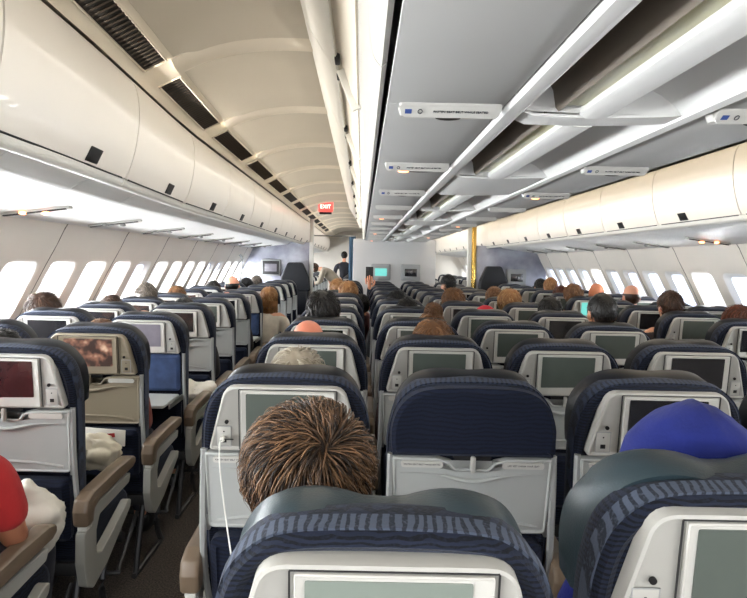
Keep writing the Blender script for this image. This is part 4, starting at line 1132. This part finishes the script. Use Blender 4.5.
# ---- hair
def hair_surface(thick, hairline, rnd=0.004, back=-0.075, seed=0):
    """cap around the cranium"""
    bm = bmesh.new(); bmesh.ops.create_uvsphere(bm, u_segments=44, v_segments=28, radius=1)
    kill = []
    for v in bm.verts:
        p = v.co.copy()
        n1 = noise.noise(Vector((p.x*3+seed, p.y*3, p.z*3))); n2 = noise.noise(Vector((p.x*11, p.y*11+seed, p.z*5)))
        q = Vector((p.x*(0.076+thick), p.y*(0.093+thick)-0.008, p.z*(0.090+thick)+0.015))*(1+n1*0.05)+p*n2*rnd
        v.co = q
        lim = back+(max(0, q.y+0.01)/0.1)*(hairline-back)
        if abs(q.x) > 0.05 and -0.03 < q.y < 0.05: lim = max(lim, -0.005)
        if q.z < lim: kill.append(v)
    bmesh.ops.delete(bm, geom=kill, context='VERTS')
    # close the underside by an inner skin
    geo = bmesh.ops.solidify(bm, geom=bm.faces[:], thickness=0.008)
    return bm
def CLUMP(p): return Vector(noise.noise_vector(p*24))
def strands(bm, count, length, thick, flow='down', seed=1, wid=0.0022, zmin=-0.07, curl=0.012, whorl=(0.0, -0.06, 0.095), hl=0.035):
    rnd = random.Random(seed); W = Vector(whorl); TL = bm.verts.layers.float.get('tone') or bm.verts.layers.float.new('tone')
    N0 = len(bm.verts)
    for v in bm.verts: v[TL] = 0.05
    k = 0; tries = 0
    while k < count and tries < count*20:
        tries += 1
        th = rnd.uniform(0, 2*math.pi); zz = rnd.uniform(-0.75, 1.0); r = math.sqrt(max(0, 1-zz*zz))
        n = Vector((r*math.cos(th), r*math.sin(th), zz))
        def S(n_, h): return Vector((n_.x*(0.076+h), n_.y*(0.093+h)-0.008, n_.z*(0.090+h)+0.015))
        p = S(n, 0)
        lim = zmin if p.y < 0.0 else zmin+(p.y/0.08)*(hl-zmin)
        if p.z < lim: continue
        if abs(p.x) > 0.06 and -0.02 < p.y < 0.05 and p.z < 0.0: continue
        k += 1
        away = (p-W); away = away-n*away.dot(n); away = away.normalized() if away.length > 1e-4 else Vector((1, 0, 0))
        sw = n.cross(away)
        down = Vector((0, 0.25 if p.z > 0.05 else 0, -1)); down = down-n*down.dot(n)
        dirv = (away*0.9+sw*0.45+down*0.5+(CLUMP(p)*1.25+Vector((rnd.gauss(0, .25), rnd.gauss(0, .25), rnd.gauss(0, .18))))); dirv = (dirv-n*dirv.dot(n)).normalized()
        L = length*rnd.uniform(0.5, 1.35); segs = 5; pts = []; q = n.copy(); h0 = thick*rnd.uniform(0.3, 1.1)
        bend = rnd.uniform(-1, 1)*curl*25
        dcur = dirv.copy()
        for i in range(segs+1):
            t = i/segs
            hh = thick*0.3+h0*math.sin(min(1, t*1.2)*math.pi*0.62)+rnd.uniform(0, 0.001)
            pts.append(S(q, hh))
            q = (q+dcur*(L/segs)/0.095).normalized(); dcur = (dcur+q.cross(dcur)*bend/segs*0.5); dcur = (dcur-q*dcur.dot(q)).normalized()
            dcur = (dcur+Vector((0, 0, -0.12))).normalized()
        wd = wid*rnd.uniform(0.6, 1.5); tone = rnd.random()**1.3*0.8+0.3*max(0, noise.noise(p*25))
        prev = None
        for i, pt in enumerate(pts):
            t = i/segs; tan = (pts[min(i+1, segs)]-pts[max(i-1, 0)]).normalized(); nn = (pt-Vector((0, -0.008, 0.015))).normalized(); sd = tan.cross(nn)
            sd = sd.normalized() if sd.length > 1e-5 else Vector((1, 0, 0))
            ww = wd*(1-0.85*t*t); nn = sd.cross(tan).normalized()
            cur = [bm.verts.new(pt+sd*ww), bm.verts.new(pt+nn*ww*0.6), bm.verts.new(pt-sd*ww)]
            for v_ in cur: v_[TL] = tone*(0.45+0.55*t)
            if prev:
                for a in range(3):
                    b = (a+1) % 3; bm.faces.new((prev[a], prev[b], cur[b], cur[a]))
            prev = cur
HAIRMESH = {}
def bm_to_mesh(bm, nm):
    me = bpy.data.meshes.new(nm); bm.to_mesh(me); bm.free()
    for p in me.polygons: p.use_smooth = True
    return me
def hair_mesh(style):
    if style in HAIRMESH: return HAIRMESH[style]
    if style == 'hero':
        bm = hair_surface(0.012, 0.05, 0.006); strands(bm, 5200, 0.062, 0.030, seed=3, wid=0.0017, whorl=(0.028, -0.08, 0.062), zmin=-0.095, curl=0.03)
    elif style == 'short':
        bm = hair_surface(0.006, 0.045, 0.002); strands(bm, 700, 0.03, 0.009, seed=5, wid=0.0024)
    elif style == 'crop':
        bm = hair_surface(0.003, 0.045, 0.001, back=-0.06); strands(bm, 500, 0.016, 0.004, seed=6, wid=0.002, zmin=-0.06)
    elif style == 'full':
        bm = hair_surface(0.014, 0.05, 0.006, back=-0.10, seed=4); strands(bm, 900, 0.06, 0.020, seed=8, wid=0.003, zmin=-0.09)
    elif style == 'long':
        bm = hair_surface(0.013, 0.04, 0.004, back=-0.11, seed=2)
        strands(bm, 900, 0.07, 0.016, seed=9, wid=0.003, zmin=-0.10)
        rnd = random.Random(2)
        for i in range(420):
            a = rnd.uniform(math.pi*0.95, math.pi*2.05); r1 = rnd.uniform(0.8, 1.05)
            x = math.cos(a)*0.088*r1; y = math.sin(a)*0.088*r1-0.01
            pts = smooth_path([(x, y, 0.0), (x*1.08, y*1.05-0.005, -0.08), (x*1.1+rnd.gauss(0, .006), y*0.9-0.012, -0.16), (x*0.95+rnd.gauss(0, .01), y*0.7-0.02, -0.24+rnd.uniform(0, .06))], 2)
            tube(bm, pts, [0.004]*(len(pts)-1)+[0.001], 3)
    elif style == 'bun':
        bm = hair_surface(0.010, 0.045, 0.003, seed=7)
        strands(bm, 700, 0.06, 0.012, seed=10, wid=0.003)
        rnd = random.Random(12)
        for i in range(240):
            c = Vector((0.005, -0.03, 0.115)); pts = []; a0 = rnd.uniform(0, 6.28); ax = Vector((rnd.gauss(0, 1), rnd.gauss(0, 1), rnd.gauss(0, 1))).normalized()
            b = ax.orthogonal().normalized(); c2 = ax.cross(b); R_ = rnd.uniform(0.030, 0.058)
            for j in range(7):
                t = a0+j*0.45; pts.append(c+(b*math.cos(t)+c2*math.sin(t))*R_*Vector((1, 1, 1)).x)
            tube(bm, pts, [0.0035]*6+[0.0008], 3)
        t = bmesh.new(); bmesh.ops.create_uvsphere(t, u_segments=16, v_segments=10, radius=0.032); bmesh.ops.translate(t, vec=(0.005, -0.03, 0.122), verts=t.verts); merge(bm, t)
    elif style == 'fringe':      # bald crown with hair around the sides
        bm = bmesh.new(); t = hair_surface(0.003, 0.0, 0.001, back=-0.07, seed=3)
        kill = [v for v in t.verts if v.co.z > 0.028]
        bmesh.ops.delete(t, geom=kill, context='VERTS'); merge(bm, t)
        strands(bm, 1, 0.02, 0.004)
    else:
        raise ValueError(style)
    HAIRMESH[style] = bm_to_mesh(bm, 'hair'); return HAIRMESH[style]
def cap_mesh(kind):
    if kind in HAIRMESH: return HAIRMESH[kind]
    bm = bmesh.new(); bmesh.ops.create_uvsphere(bm, u_segments=48, v_segments=30, radius=1)
    kill = []
    for v in bm.verts:
        p = v.co.copy()
        if kind == 'hood':
            peak = max(0, p.z)**2*0.016*math.exp(-(p.x/0.6)**2)
            q = Vector((p.x*(0.132-0.012*max(0, p.z)**2), p.y*0.118-0.008, p.z*0.105+0.012+peak))
            q += p*0.004*noise.noise(Vector((p.x*5, p.y*4, p.z*4)))
            if abs(p.x) < 0.06 and p.z > -0.2: q += p*0.0025*math.cos(p.x/0.06*math.pi/2)
            if q.y > 0.075 and q.z < 0.06: kill.append(v)
            if q.z < -0.088: kill.append(v)
        else:
            q = Vector((p.x*0.088, p.y*0.104-0.008, p.z*0.098+0.018))
            if q.z < 0.02: kill.append(v)
        v.co = q
    bmesh.ops.delete(bm, geom=kill, context='VERTS'); bmesh.ops.solidify(bm, geom=bm.faces[:], thickness=0.005)
    if kind == 'cap':
        t = bmesh.new(); layered(t, round_poly([(-0.06, 0.07), (0.06, 0.07), (0.05, 0.17), (-0.05, 0.17)], 0.03, 4), [(0, 0), (0.004, 0)])
        bmesh.ops.transform(t, matrix=Matrix(((1, 0, 0, 0), (0, 0, 1, 0), (0, 1, 0, 0.02), (0, 0, 0, 1))), verts=t.verts); merge(bm, t)
    HAIRMESH[kind] = bm_to_mesh(bm, kind); return HAIRMESH[kind]
def eyes(root, c):
    bm = bmesh.new()
    for s in (-1, 1):
        t = bmesh.new(); bmesh.ops.create_uvsphere(t, u_segments=10, v_segments=8, radius=0.010); bmesh.ops.translate(t, vec=(s*0.029, 0.069, -0.008), verts=t.verts); merge(bm, t)
    o = obj('eyes', bm, M['dark'], root); o.location = c; return o
def shared(name, me, mat, parent):
    if not me.materials: me.materials.append(mat)
    o = bpy.data.objects.new(name, me); link(o, parent)
    o.material_slots[0].link = 'OBJECT'; o.material_slots[0].material = mat
    return o
HAIRC = {'brown': ((48, 30, 20), (120, 82, 56)), 'chestnut': ((30, 19, 12), (182, 138, 100)), 'dark': ((9, 7, 6), (38, 28, 22)), 'black': ((6, 6, 7), (26, 24, 26)),
         'blond': ((140, 96, 56), (222, 184, 132)), 'white': ((150, 140, 124), (228, 220, 200)), 'grey': ((84, 76, 68), (160, 148, 134)), 'tan': ((96, 64, 38), (180, 132, 88)), 'auburn': ((70, 34, 20), (150, 84, 52))}
SK = (206, 150, 122)
NPEOPLE = [0]
def person(u, vtop, seat_y, label, hair='short', hc='brown', cloth=(60, 60, 70), skin=SK, depth=None, xoff=None, turn=0.0, ztop=None, tshirt=False, hs=(1, 1, 1)):
    """seated passenger whose head shows at image column u (world x from its depth) with head top at vtop"""
    d = seat_y+0.25 if depth is None else depth
    x = (u-362)/F*d
    vt = vtop-(u-362)*math.tan(math.radians(1.15))-1.0
    zt = EYE-(vt-262)/F*(d-0.02)
    top0 = {'hero': 1.285, 'short': 1.262, 'crop': 1.258, 'full': 1.272, 'long': 1.270, 'bun': 1.316, 'fringe': 1.250, 'none': 1.250, 'hood': 1.290, 'cap': 1.262}[hair]
    s = zt/top0
    root = empty('person', ((x if xoff is None else xoff), seat_y+0.06, 0), turn)
    root.scale = (min(1.02, max(0.93, s)),)*2+(s,)
    if xoff is not None:      # lean sideways so that the head reaches x
        ang = math.atan2((x-xoff), 1.15)
        root.rotation_euler = (0, ang, turn)
    b = shared('body', BODY, skin_mat(skin), root)
    shared('shirt', TSHIRT if tshirt else SHIRT, cloth_mat(cloth), root); shared('trousers', TROUS, cloth_mat((44, 46, 56)), root); [shared('shoe', SHOES[q], M['black'], root) for q in (0, 1)]
    if hair in ('hood', 'cap'):
        o = shared(hair, cap_mesh(hair), cloth_mat({'hood': (12, 30, 112), 'cap': (190, 26, 44)}[hair]), root); o.location = HC
    elif hair != 'none':
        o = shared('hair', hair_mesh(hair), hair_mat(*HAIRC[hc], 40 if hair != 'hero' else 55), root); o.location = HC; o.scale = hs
    eyes(root, HC)
    tag(root, label, 'person')
    return root
rowC = lambda k: 0.91+0.81*k
rowL = lambda k: 2.12+0.66*k
rowR = lambda k: 2.34+0.66*k
# centre block
person(311, 402, 0.91, 'person with thick tousled chestnut hair leaning left in the nearest centre seat', 'hero', 'chestnut', (70, 74, 84), xoff=-0.01, depth=1.14, hs=(1.62, 1.06, 1.0)).scale.x *= 0.72
person(699, 399, 0.91, 'person in bright blue hood in the nearest row at right', 'hood', 'dark', (20, 30, 120), xoff=0.60, depth=1.14)
person(300, 347, rowC(1), 'person with pale blond hair just above the second-row seat', 'full', 'white', (90, 90, 96))
person(310, 321, rowC(2), 'bald person with pink scalp in the centre block ahead of the pale blond head', 'fringe', 'grey', (60, 110, 60), skin=(214, 130, 104))
person(324, 290, rowC(3), 'person with full dark hair in the centre block, head above the bald one', 'full', 'dark', (50, 54, 70))
person(434, 319, rowC(2), 'person with smooth light brown hair at the third centre row', 'full', 'tan', (90, 60, 60))
person(433, 303, rowC(3), 'person with messy light brown bun, just beyond the smooth brown head', 'bun', 'tan', (70, 70, 80))
person(454, 288, rowC(5), 'person with rounded brown hair in the middle of the centre block', 'full', 'tan', (40, 44, 60))
person(486, 306, rowC(4), 'person in a red cap mostly hidden behind a centre seat', 'cap', 'dark', (60, 60, 60))
person(398, 290, rowC(5), 'person with black hair low behind a centre seat right of the raised phone', 'short', 'black', (40, 40, 44))
person(408, 298, rowC(4), 'person with dark brown hair low behind a centre seat, nearer than the black-haired one', 'short', 'dark', (40, 40, 44))
person(338, 279, rowC(7), 'left one of two blond people side by side at the left of centre block', 'short', 'blond', (80, 80, 90))
person(349, 281, rowC(6), 'right one of two blond people side by side at the left of centre block', 'long', 'blond', (120, 80, 80))
person(458, 275, rowC(8), 'person with dark hair turned sideways before the right end of the bulkhead', 'short', 'black', (30, 30, 34), skin=(196, 140, 112), turn=0.7)
person(495, 287, rowC(6), 'person with light brown hair beyond the blond head at right of centre block', 'short', 'tan', (60, 60, 70))
person(510, 289, rowC(5), 'person with pale blond hair at the right aisle side of the centre block', 'full', 'blond', (100, 90, 80))
person(551, 297, rowC(4), 'person with smooth black hair left of the cropped dark head', 'short', 'dark', (40, 40, 44))
person(603, 293, rowC(3), 'person with cropped dark hair and visible ears at the right of centre block', 'crop', 'dark', (200, 200, 196), skin=(190, 132, 104))
# left block
person(6, 327, rowL(0), 'person with brown hair at the left photo edge leaning between seats', 'short', 'dark', (60, 50, 50), xoff=-1.50)
person(45, 292, rowL(2), 'person with brown hair at the left window, largest whole head there', 'full', 'brown', (90, 90, 100))
person(104, 319, rowL(1), 'person with ginger hair barely showing above the film-playing seat', 'short', 'tan', (120, 60, 50))
person(113, 295, rowL(3), 'person with dark brown hair low at the left windows', 'short', 'brown', (80, 80, 90))
person(146, 311, rowL(2), 'person whose bald top barely shows above seat with folded-down tray', 'none', 'dark', (150, 128, 104), skin=(214, 160, 130))
person(147, 283, rowL(4), 'person with greying brown hair sitting tall at the left windows', 'short', 'grey', (80, 80, 90))
person(186, 298, rowL(3), 'person with black hair above an aisle seat of the left block', 'short', 'black', (40, 40, 44))
person(178, 286, rowL(5), 'person with tan hair low at the left windows', 'short', 'tan', (80, 80, 90))
person(214, 281, rowL(7), 'person with dark hair far along the left windows', 'short', 'dark', (80, 80, 90))
person(228, 293, rowL(5), 'bald person with pink scalp at the aisle of the left block', 'none', 'dark', (24, 24, 28), skin=(214, 132, 100))
person(233, 277, rowL(7), 'balding person with dark fringe beyond the pink bald head', 'fringe', 'dark', (60, 60, 70), skin=(214, 150, 124))
person(270, 287, rowL(6), 'person with long strawberry blond hair and pale cardigan leaning into left aisle', 'long', 'blond', (206, 198, 184), xoff=-1.0)
person(247, 278, rowL(9), 'person with dark hair by the left bulkhead, beside the wall', 'short', 'black', (60, 60, 70))
person(257, 276, rowL(10), 'person with grey hair farthest along the left block', 'short', 'grey', (90, 90, 90))
# right block
person(541, 279, rowR(9), 'person with black hair farthest along the right block', 'short', 'black', (60, 60, 70))
person(551, 278, rowR(8), 'person with blond hair far along the right block beside a black-haired one', 'short', 'blond', (190, 180, 170))
person(561, 286, rowR(7), 'person with auburn hair at the aisle of the right block', 'short', 'auburn', (100, 60, 50))
person(574, 284, rowR(6), 'person with sandy hair at the aisle of the right block', 'full', 'tan', (80, 80, 90))
person(597, 284, rowR(6), 'bald person with orange-pink scalp at the right windows', 'none', 'dark', (80, 80, 90), skin=(220, 140, 104))
person(632, 286, rowR(5), 'balding person with brown fringe at the right windows', 'fringe', 'brown', (90, 90, 90), skin=(208, 150, 124))
person(671, 291, rowR(3), 'person with brown hair beside the raised right-hand headrest seat', 'short', 'brown', (60, 50, 50))
person(740, 305, rowR(2), 'person with dark auburn hair at the right photo edge', 'full', 'auburn', (60, 50, 50))
# person in red at the left edge, nearest left row
r = person(-28, 300, rowL(-1), 'person in a red short-sleeved shirt with elbow on the nearest left armrest', 'short', 'dark', (168, 34, 36), skin=(170, 112, 84), xoff=-1.12, tshirt=True)
r.rotation_euler = (0, 0, 0); r.location = (-1.185, rowL(-1)+0.06, 0); r.scale = (1.0, 1.0, 0.96)

# ---- standing figures in the forward cabin, and a bending one
def figure(name_label, loc, chains_body, headc, cloth_chains, cloth_c, trouser_chains, hc, head_rot=0, hands=(), style='short'):
    root = empty('person', loc)
    hm = head_meshes((0, 0, 0))
    R = Matrix.Translation(headc) @ Euler(head_rot if isinstance(head_rot, tuple) else (0, 0, head_rot)).to_matrix().to_4x4()
    for m_ in hm: m_.transform(R)
    body = voxel([skin_mesh(chains_body, 2)]+hm, 0.011, 3)
    hs = []
    for a in hands: hs += hand_mesh(*a)
    me = join_meshes([body]+hs); me.materials.append(skin_mat(SK)); link(bpy.data.objects.new('body', me), root)
    me = voxel([skin_mesh(cloth_chains, 2)], 0.014, 3); me.materials.append(cloth_mat(cloth_c)); link(bpy.data.objects.new('jacket', me), root)
    me = voxel([skin_mesh(trouser_chains, 2)], 0.014, 3); me.materials.append(cloth_mat((30, 32, 40))); link(bpy.data.objects.new('trousers', me), root)
    o = shared('hair', hair_mesh(style), hair_mat(*HAIRC[hc]), root); o.matrix_local = R
    e = eyes(root, (0, 0, 0)); e.matrix_local = R
    tag(root, name_label, 'person'); return root
def standing(infl):
    b = infl
    core = [((0, 0, 0.95), 0.115+b), ((0, 0, 1.10), 0.105+b), ((0, 0, 1.25), 0.120+b), ((0, -0.01, 1.36), 0.120+b), ((0, -0.005, 1.44), 0.075+b*0.5)]
    core += [((0, 0.0, 1.49), 0.052), ((0, 0.01, 1.56), 0.05)] if b == 0 else [((0, 0.0, 1.475), 0.074)]
    ch = [core]
    for s in (-1, 1):
        arm = [3, ((s*0.13, 0, 1.40), 0.058+b), ((s*0.19, 0, 1.37), 0.052+b), ((s*0.235, -0.01, 1.22), 0.044+b), ((s*0.25, -0.01, 1.09), 0.037+b), ((s*0.255, 0.05, 0.95), 0.033+b)]
        if b == 0: arm.append(((s*0.255, 0.085, 0.86), 0.024))
        ch.append(arm)
    return ch
def stand_legs(b):
    ch = [[((0, 0, 0.95), 0.12+b)]]
    for s in (-1, 1):
        leg = [0, ((s*0.09, 0, 0.88), 0.095+b), ((s*0.095, 0.0, 0.68), 0.075+b), ((s*0.095, 0.01, 0.48), 0.058+b), ((s*0.095, -0.01, 0.28), 0.052+b), ((s*0.095, -0.02, 0.11), 0.040+b)]
        if b == 0: leg += [((s*0.10, 0.05, 0.04), 0.034), ((s*0.105, 0.13, 0.032), 0.028)]
        ch.append(leg)
    return ch
base = standing(0)
lg = stand_legs(0)
off = sum(len([i for i in c if not isinstance(i, int)]) for c in base)
full = base+[[0]+c[1:] for c in lg[1:]]
figure('person in dark suit standing with back turned in the forward left aisle', (-0.47, 16.3, 0), full, (0, 0.01, 1.64), standing(0.014), (26, 26, 34), stand_legs(0.014), 'dark', 0,
       hands=(((0.255, 0.085, 0.86), (0, 0.2, -1), (1, 0, 0), 1), ((-0.255, 0.085, 0.86), (0, 0.2, -1), (-1, 0, 0), -1)))
def bending(b):
    core = [((0, 0, 0.95), 0.115+b), ((-0.08, 0, 1.08), 0.11+b), ((-0.20, 0, 1.20), 0.12+b), ((-0.30, 0, 1.27), 0.118+b), ((-0.36, 0, 1.30), 0.075+b*0.5)]
    if b == 0: core += [((-0.41, 0, 1.31), 0.052), ((-0.46, 0, 1.315), 0.05)]
    ch = [core]
    for s in (-1, 1):
        arm = [3, ((-0.31, s*0.13, 1.27), 0.058+b), ((-0.33, s*0.18, 1.25), 0.052+b), ((-0.37, s*0.20, 1.13), 0.044+b), ((-0.40, s*0.19, 1.03), 0.037+b), ((-0.50, s*0.15, 1.00), 0.033+b)]
        if b == 0: arm.append(((-0.58, s*0.12, 1.0), 0.024))
        ch.append(arm)
    return ch
full = bending(0)+[[0]+c[1:] for c in lg[1:]]
figure('person in beige grey top bending over seats in the forward left aisle', (-0.50, 13.35, 0), full, (-0.54, 0, 1.33), bending(0.016), (150, 142, 128), stand_legs(0.014), 'brown', (0.5, 0, math.pi/2),
       hands=(((-0.58, 0.12, 1.0), (-1, 0, -0.1), (0, 0, 1), 1), ((-0.58, -0.12, 1.0), (-1, 0, -0.1), (0, 0, 1), -1)))
# ---- raised hand with phone, belongs to a passenger low in the centre block
root = empty('person', (-0.02+0.02, rowC(6), 0))
def raised(b):
    core = [((0, 0.24, 0.55), 0.12+b), ((0, 0.19, 0.68), 0.115+b), ((0, 0.165, 0.80), 0.125+b), ((0, 0.16, 0.88), 0.12+b), ((0, 0.165, 0.94), 0.08+b*0.5)]
    if b == 0: core += [((0, 0.175, 0.98), 0.05), ((0, 0.185, 1.03), 0.05)]
    ch = [core, [3, ((0.13, 0.165, 0.91), 0.06+b), ((0.15, 0.17, 0.89), 0.05+b), ((0.16, 0.24, 0.80), 0.042+b), ((0.13, 0.26, 0.98), 0.034+b)]+([((0.08, 0.24, 1.22), 0.024)] if b == 0 else []),
          [3, ((-0.13, 0.165, 0.91), 0.06+b), ((-0.16, 0.17, 0.88), 0.05+b), ((-0.18, 0.22, 0.70), 0.04+b), ((-0.12, 0.36, 0.66), 0.03+b)]]
    for s in (-1, 1): ch.append([0, ((s*0.10, 0.28, 0.54), 0.09+b), ((s*0.11, 0.50, 0.56), 0.06+b), ((s*0.11, 0.50, 0.30), 0.048+b), ((s*0.11, 0.48, 0.10), 0.036+b)])
    return ch
hm = head_meshes((0, 0.19, 1.06))
me = join_meshes([voxel([skin_mesh(raised(0), 2)]+hm, 0.010, 3)]+hand_mesh((0.08, 0.24, 1.22), (-0.1, 0.05, 1), (0, -1, 0.1), 1)+hand_mesh((-0.12, 0.36, 0.66), (0.6, 0.7, -0.1), (0, 0, 1), -1))
me.materials.append(skin_mat((214, 150, 120))); link(bpy.data.objects.new('body', me), root)
me = voxel([skin_mesh(raised(0.014)[:3], 2)], 0.014, 3); me.materials.append(cloth_mat((40, 40, 48))); link(bpy.data.objects.new('shirt', me), root)
me = voxel([skin_mesh([[((0, 0.25, 0.53), 0.128)]]+raised(0.012)[3:], 2)], 0.014, 3); me.materials.append(cloth_mat((40, 42, 50))); link(bpy.data.objects.new('trousers', me), root)
o = shared('hair', hair_mesh('short'), hair_mat(*HAIRC['dark']), root); o.location = (0, 0.19, 1.06); eyes(root, (0, 0.19, 1.06))
tag(root, 'person hidden by seats holding up a dark phone with one raised hand', 'person')
root = empty('mobile_phone', (0.075, rowC(6)+0.275, 1.36))
box('body', (0, 0, 0), (0.072, 0.009, 0.15), M['black'], root, 0.004)
box('camera_bump', (-0.018, -0.006, 0.05), (0.02, 0.003, 0.03), M['dark'], root, 0.001)
tag(root, 'dark phone held upright by a raised hand before the centre bulkhead', 'phone')

# ================================================================== SMALL OBJECTS
# white earphone cable plugged in the second row seat
bm = bmesh.new()
sy = rowC(1)
jx, jy, jz = -0.203-0.166, sy-0.033, 0.992
tube(bm, smooth_path([(jx, jy-0.008, jz), (jx-0.003, jy-0.03, jz-0.01), (jx+0.0, jy-0.03, jz-0.08), (jx+0.012, jy-0.03, jz-0.17), (jx+0.035, jy-0.06, jz-0.26), (jx+0.08, jy-0.15, jz-0.36), (jx+0.16, jy-0.30, jz-0.40)], 8), 0.0022, 6)
root = empty('earphone_cable', (0, 0, 0)); obj('cord', bm, M['white_plastic'], root)
bm = bmesh.new(); add_box(bm, (jx, jy-0.008, jz), (0.012, 0.022, 0.014), 0.004); obj('plug', bm, M['white_plastic'], root)
bm = bmesh.new(); tube(bm, [(jx+0.006, jy-0.012, jz), (jx+0.03, jy-0.012, jz)], 0.0018, 6); obj('plug_pin', bm, M['dark'], root)
tag(root, 'white earphone cable plugged into the outlet of the second-row seat', 'cable')
# soft pillows, bags
def soft(name, loc, s, seed, mat, label, cat, rot=(0, 0, 0), fold=0.25, sub=4, square=2.6):
    bm = bmesh.new(); bmesh.ops.create_uvsphere(bm, u_segments=40, v_segments=26, radius=1)
    for v in bm.verts:
        p = v.co.copy()
        q = Vector([math.copysign(abs(c_)**(2/square), c_) for c_ in p])
        nn = noise.noise(Vector((p.x*1.6+seed, p.y*1.6, p.z*1.6)))*fold+abs(noise.noise(Vector((p.x*3+seed, p.y*3, p.z*3+seed))))*fold*0.6
        q = q*(1-nn*0.8); v.co = Vector((q.x*s[0], q.y*s[1], q.z*s[2]))
    bmesh.ops.transform(bm, matrix=Euler(rot).to_matrix().to_4x4(), verts=bm.verts)
    o = obj(name, bm, mat, angle=80); o.location = loc; tag(o, label, cat); return o
soft('pillow', (-1.06, 1.97, 0.62), (0.11, 0.09, 0.13), 3.1, M['white_cloth'], 'crumpled white pillow behind the nearest visible left seat, by the red sleeve', 'pillow', (0.2, 0.5, 0.3))
soft('blanket', (-1.09, 2.60, 0.66), (0.10, 0.09, 0.07), 7.4, new_mat('cream_blanket', (214, 206, 186), 0.9, var=0.08, bump=0.4, bscale=40), 'cream blanket bundled on the seat beside the nearest bronze armrest', 'blanket', (0.1, 0.3, 0.6), 0.5)
soft('blanket', (-1.02, 3.90, 0.60), (0.13, 0.10, 0.10), 1.4, new_mat('white_blanket', (226, 222, 212), 0.9, var=0.08, bump=0.4, bscale=40), 'crumpled white blanket on aisle seat beyond the second bronze armrest', 'blanket', (0.3, 0.2, 0.2), 0.6)
soft('handbag', (-0.86, 4.15, 0.12), (0.09, 0.15, 0.11), 5.5, M['black'], 'black bag on the carpet at the edge of the left aisle', 'bag', (0, 0, 0.2), 0.3)
# magazine in the pocket of the film-playing seat
root = empty('magazine', (-1.175, rowL(1)-0.0, 0.67))
bm = bmesh.new(); add_box(bm, (0.03, 0.004, 0.0), (0.19, 0.006, 0.075), 0.002, Euler((0.1, 0.06, 0)).to_matrix()); obj('pages', bm, M['white_cloth'], root)
bm = bmesh.new(); add_box(bm, (0.0, -0.001, 0.0), (0.16, 0.004, 0.02), 0.002, Euler((0.1, -0.12, 0)).to_matrix()); obj('red_stripe', bm, new_mat('red_print', (150, 30, 30), 0.5), root)
tag(root, 'white magazine with red stripe tucked in the pocket of the film-playing seat', 'magazine')
bpy.context.view_layer.update()
print('objects', len(bpy.data.objects))
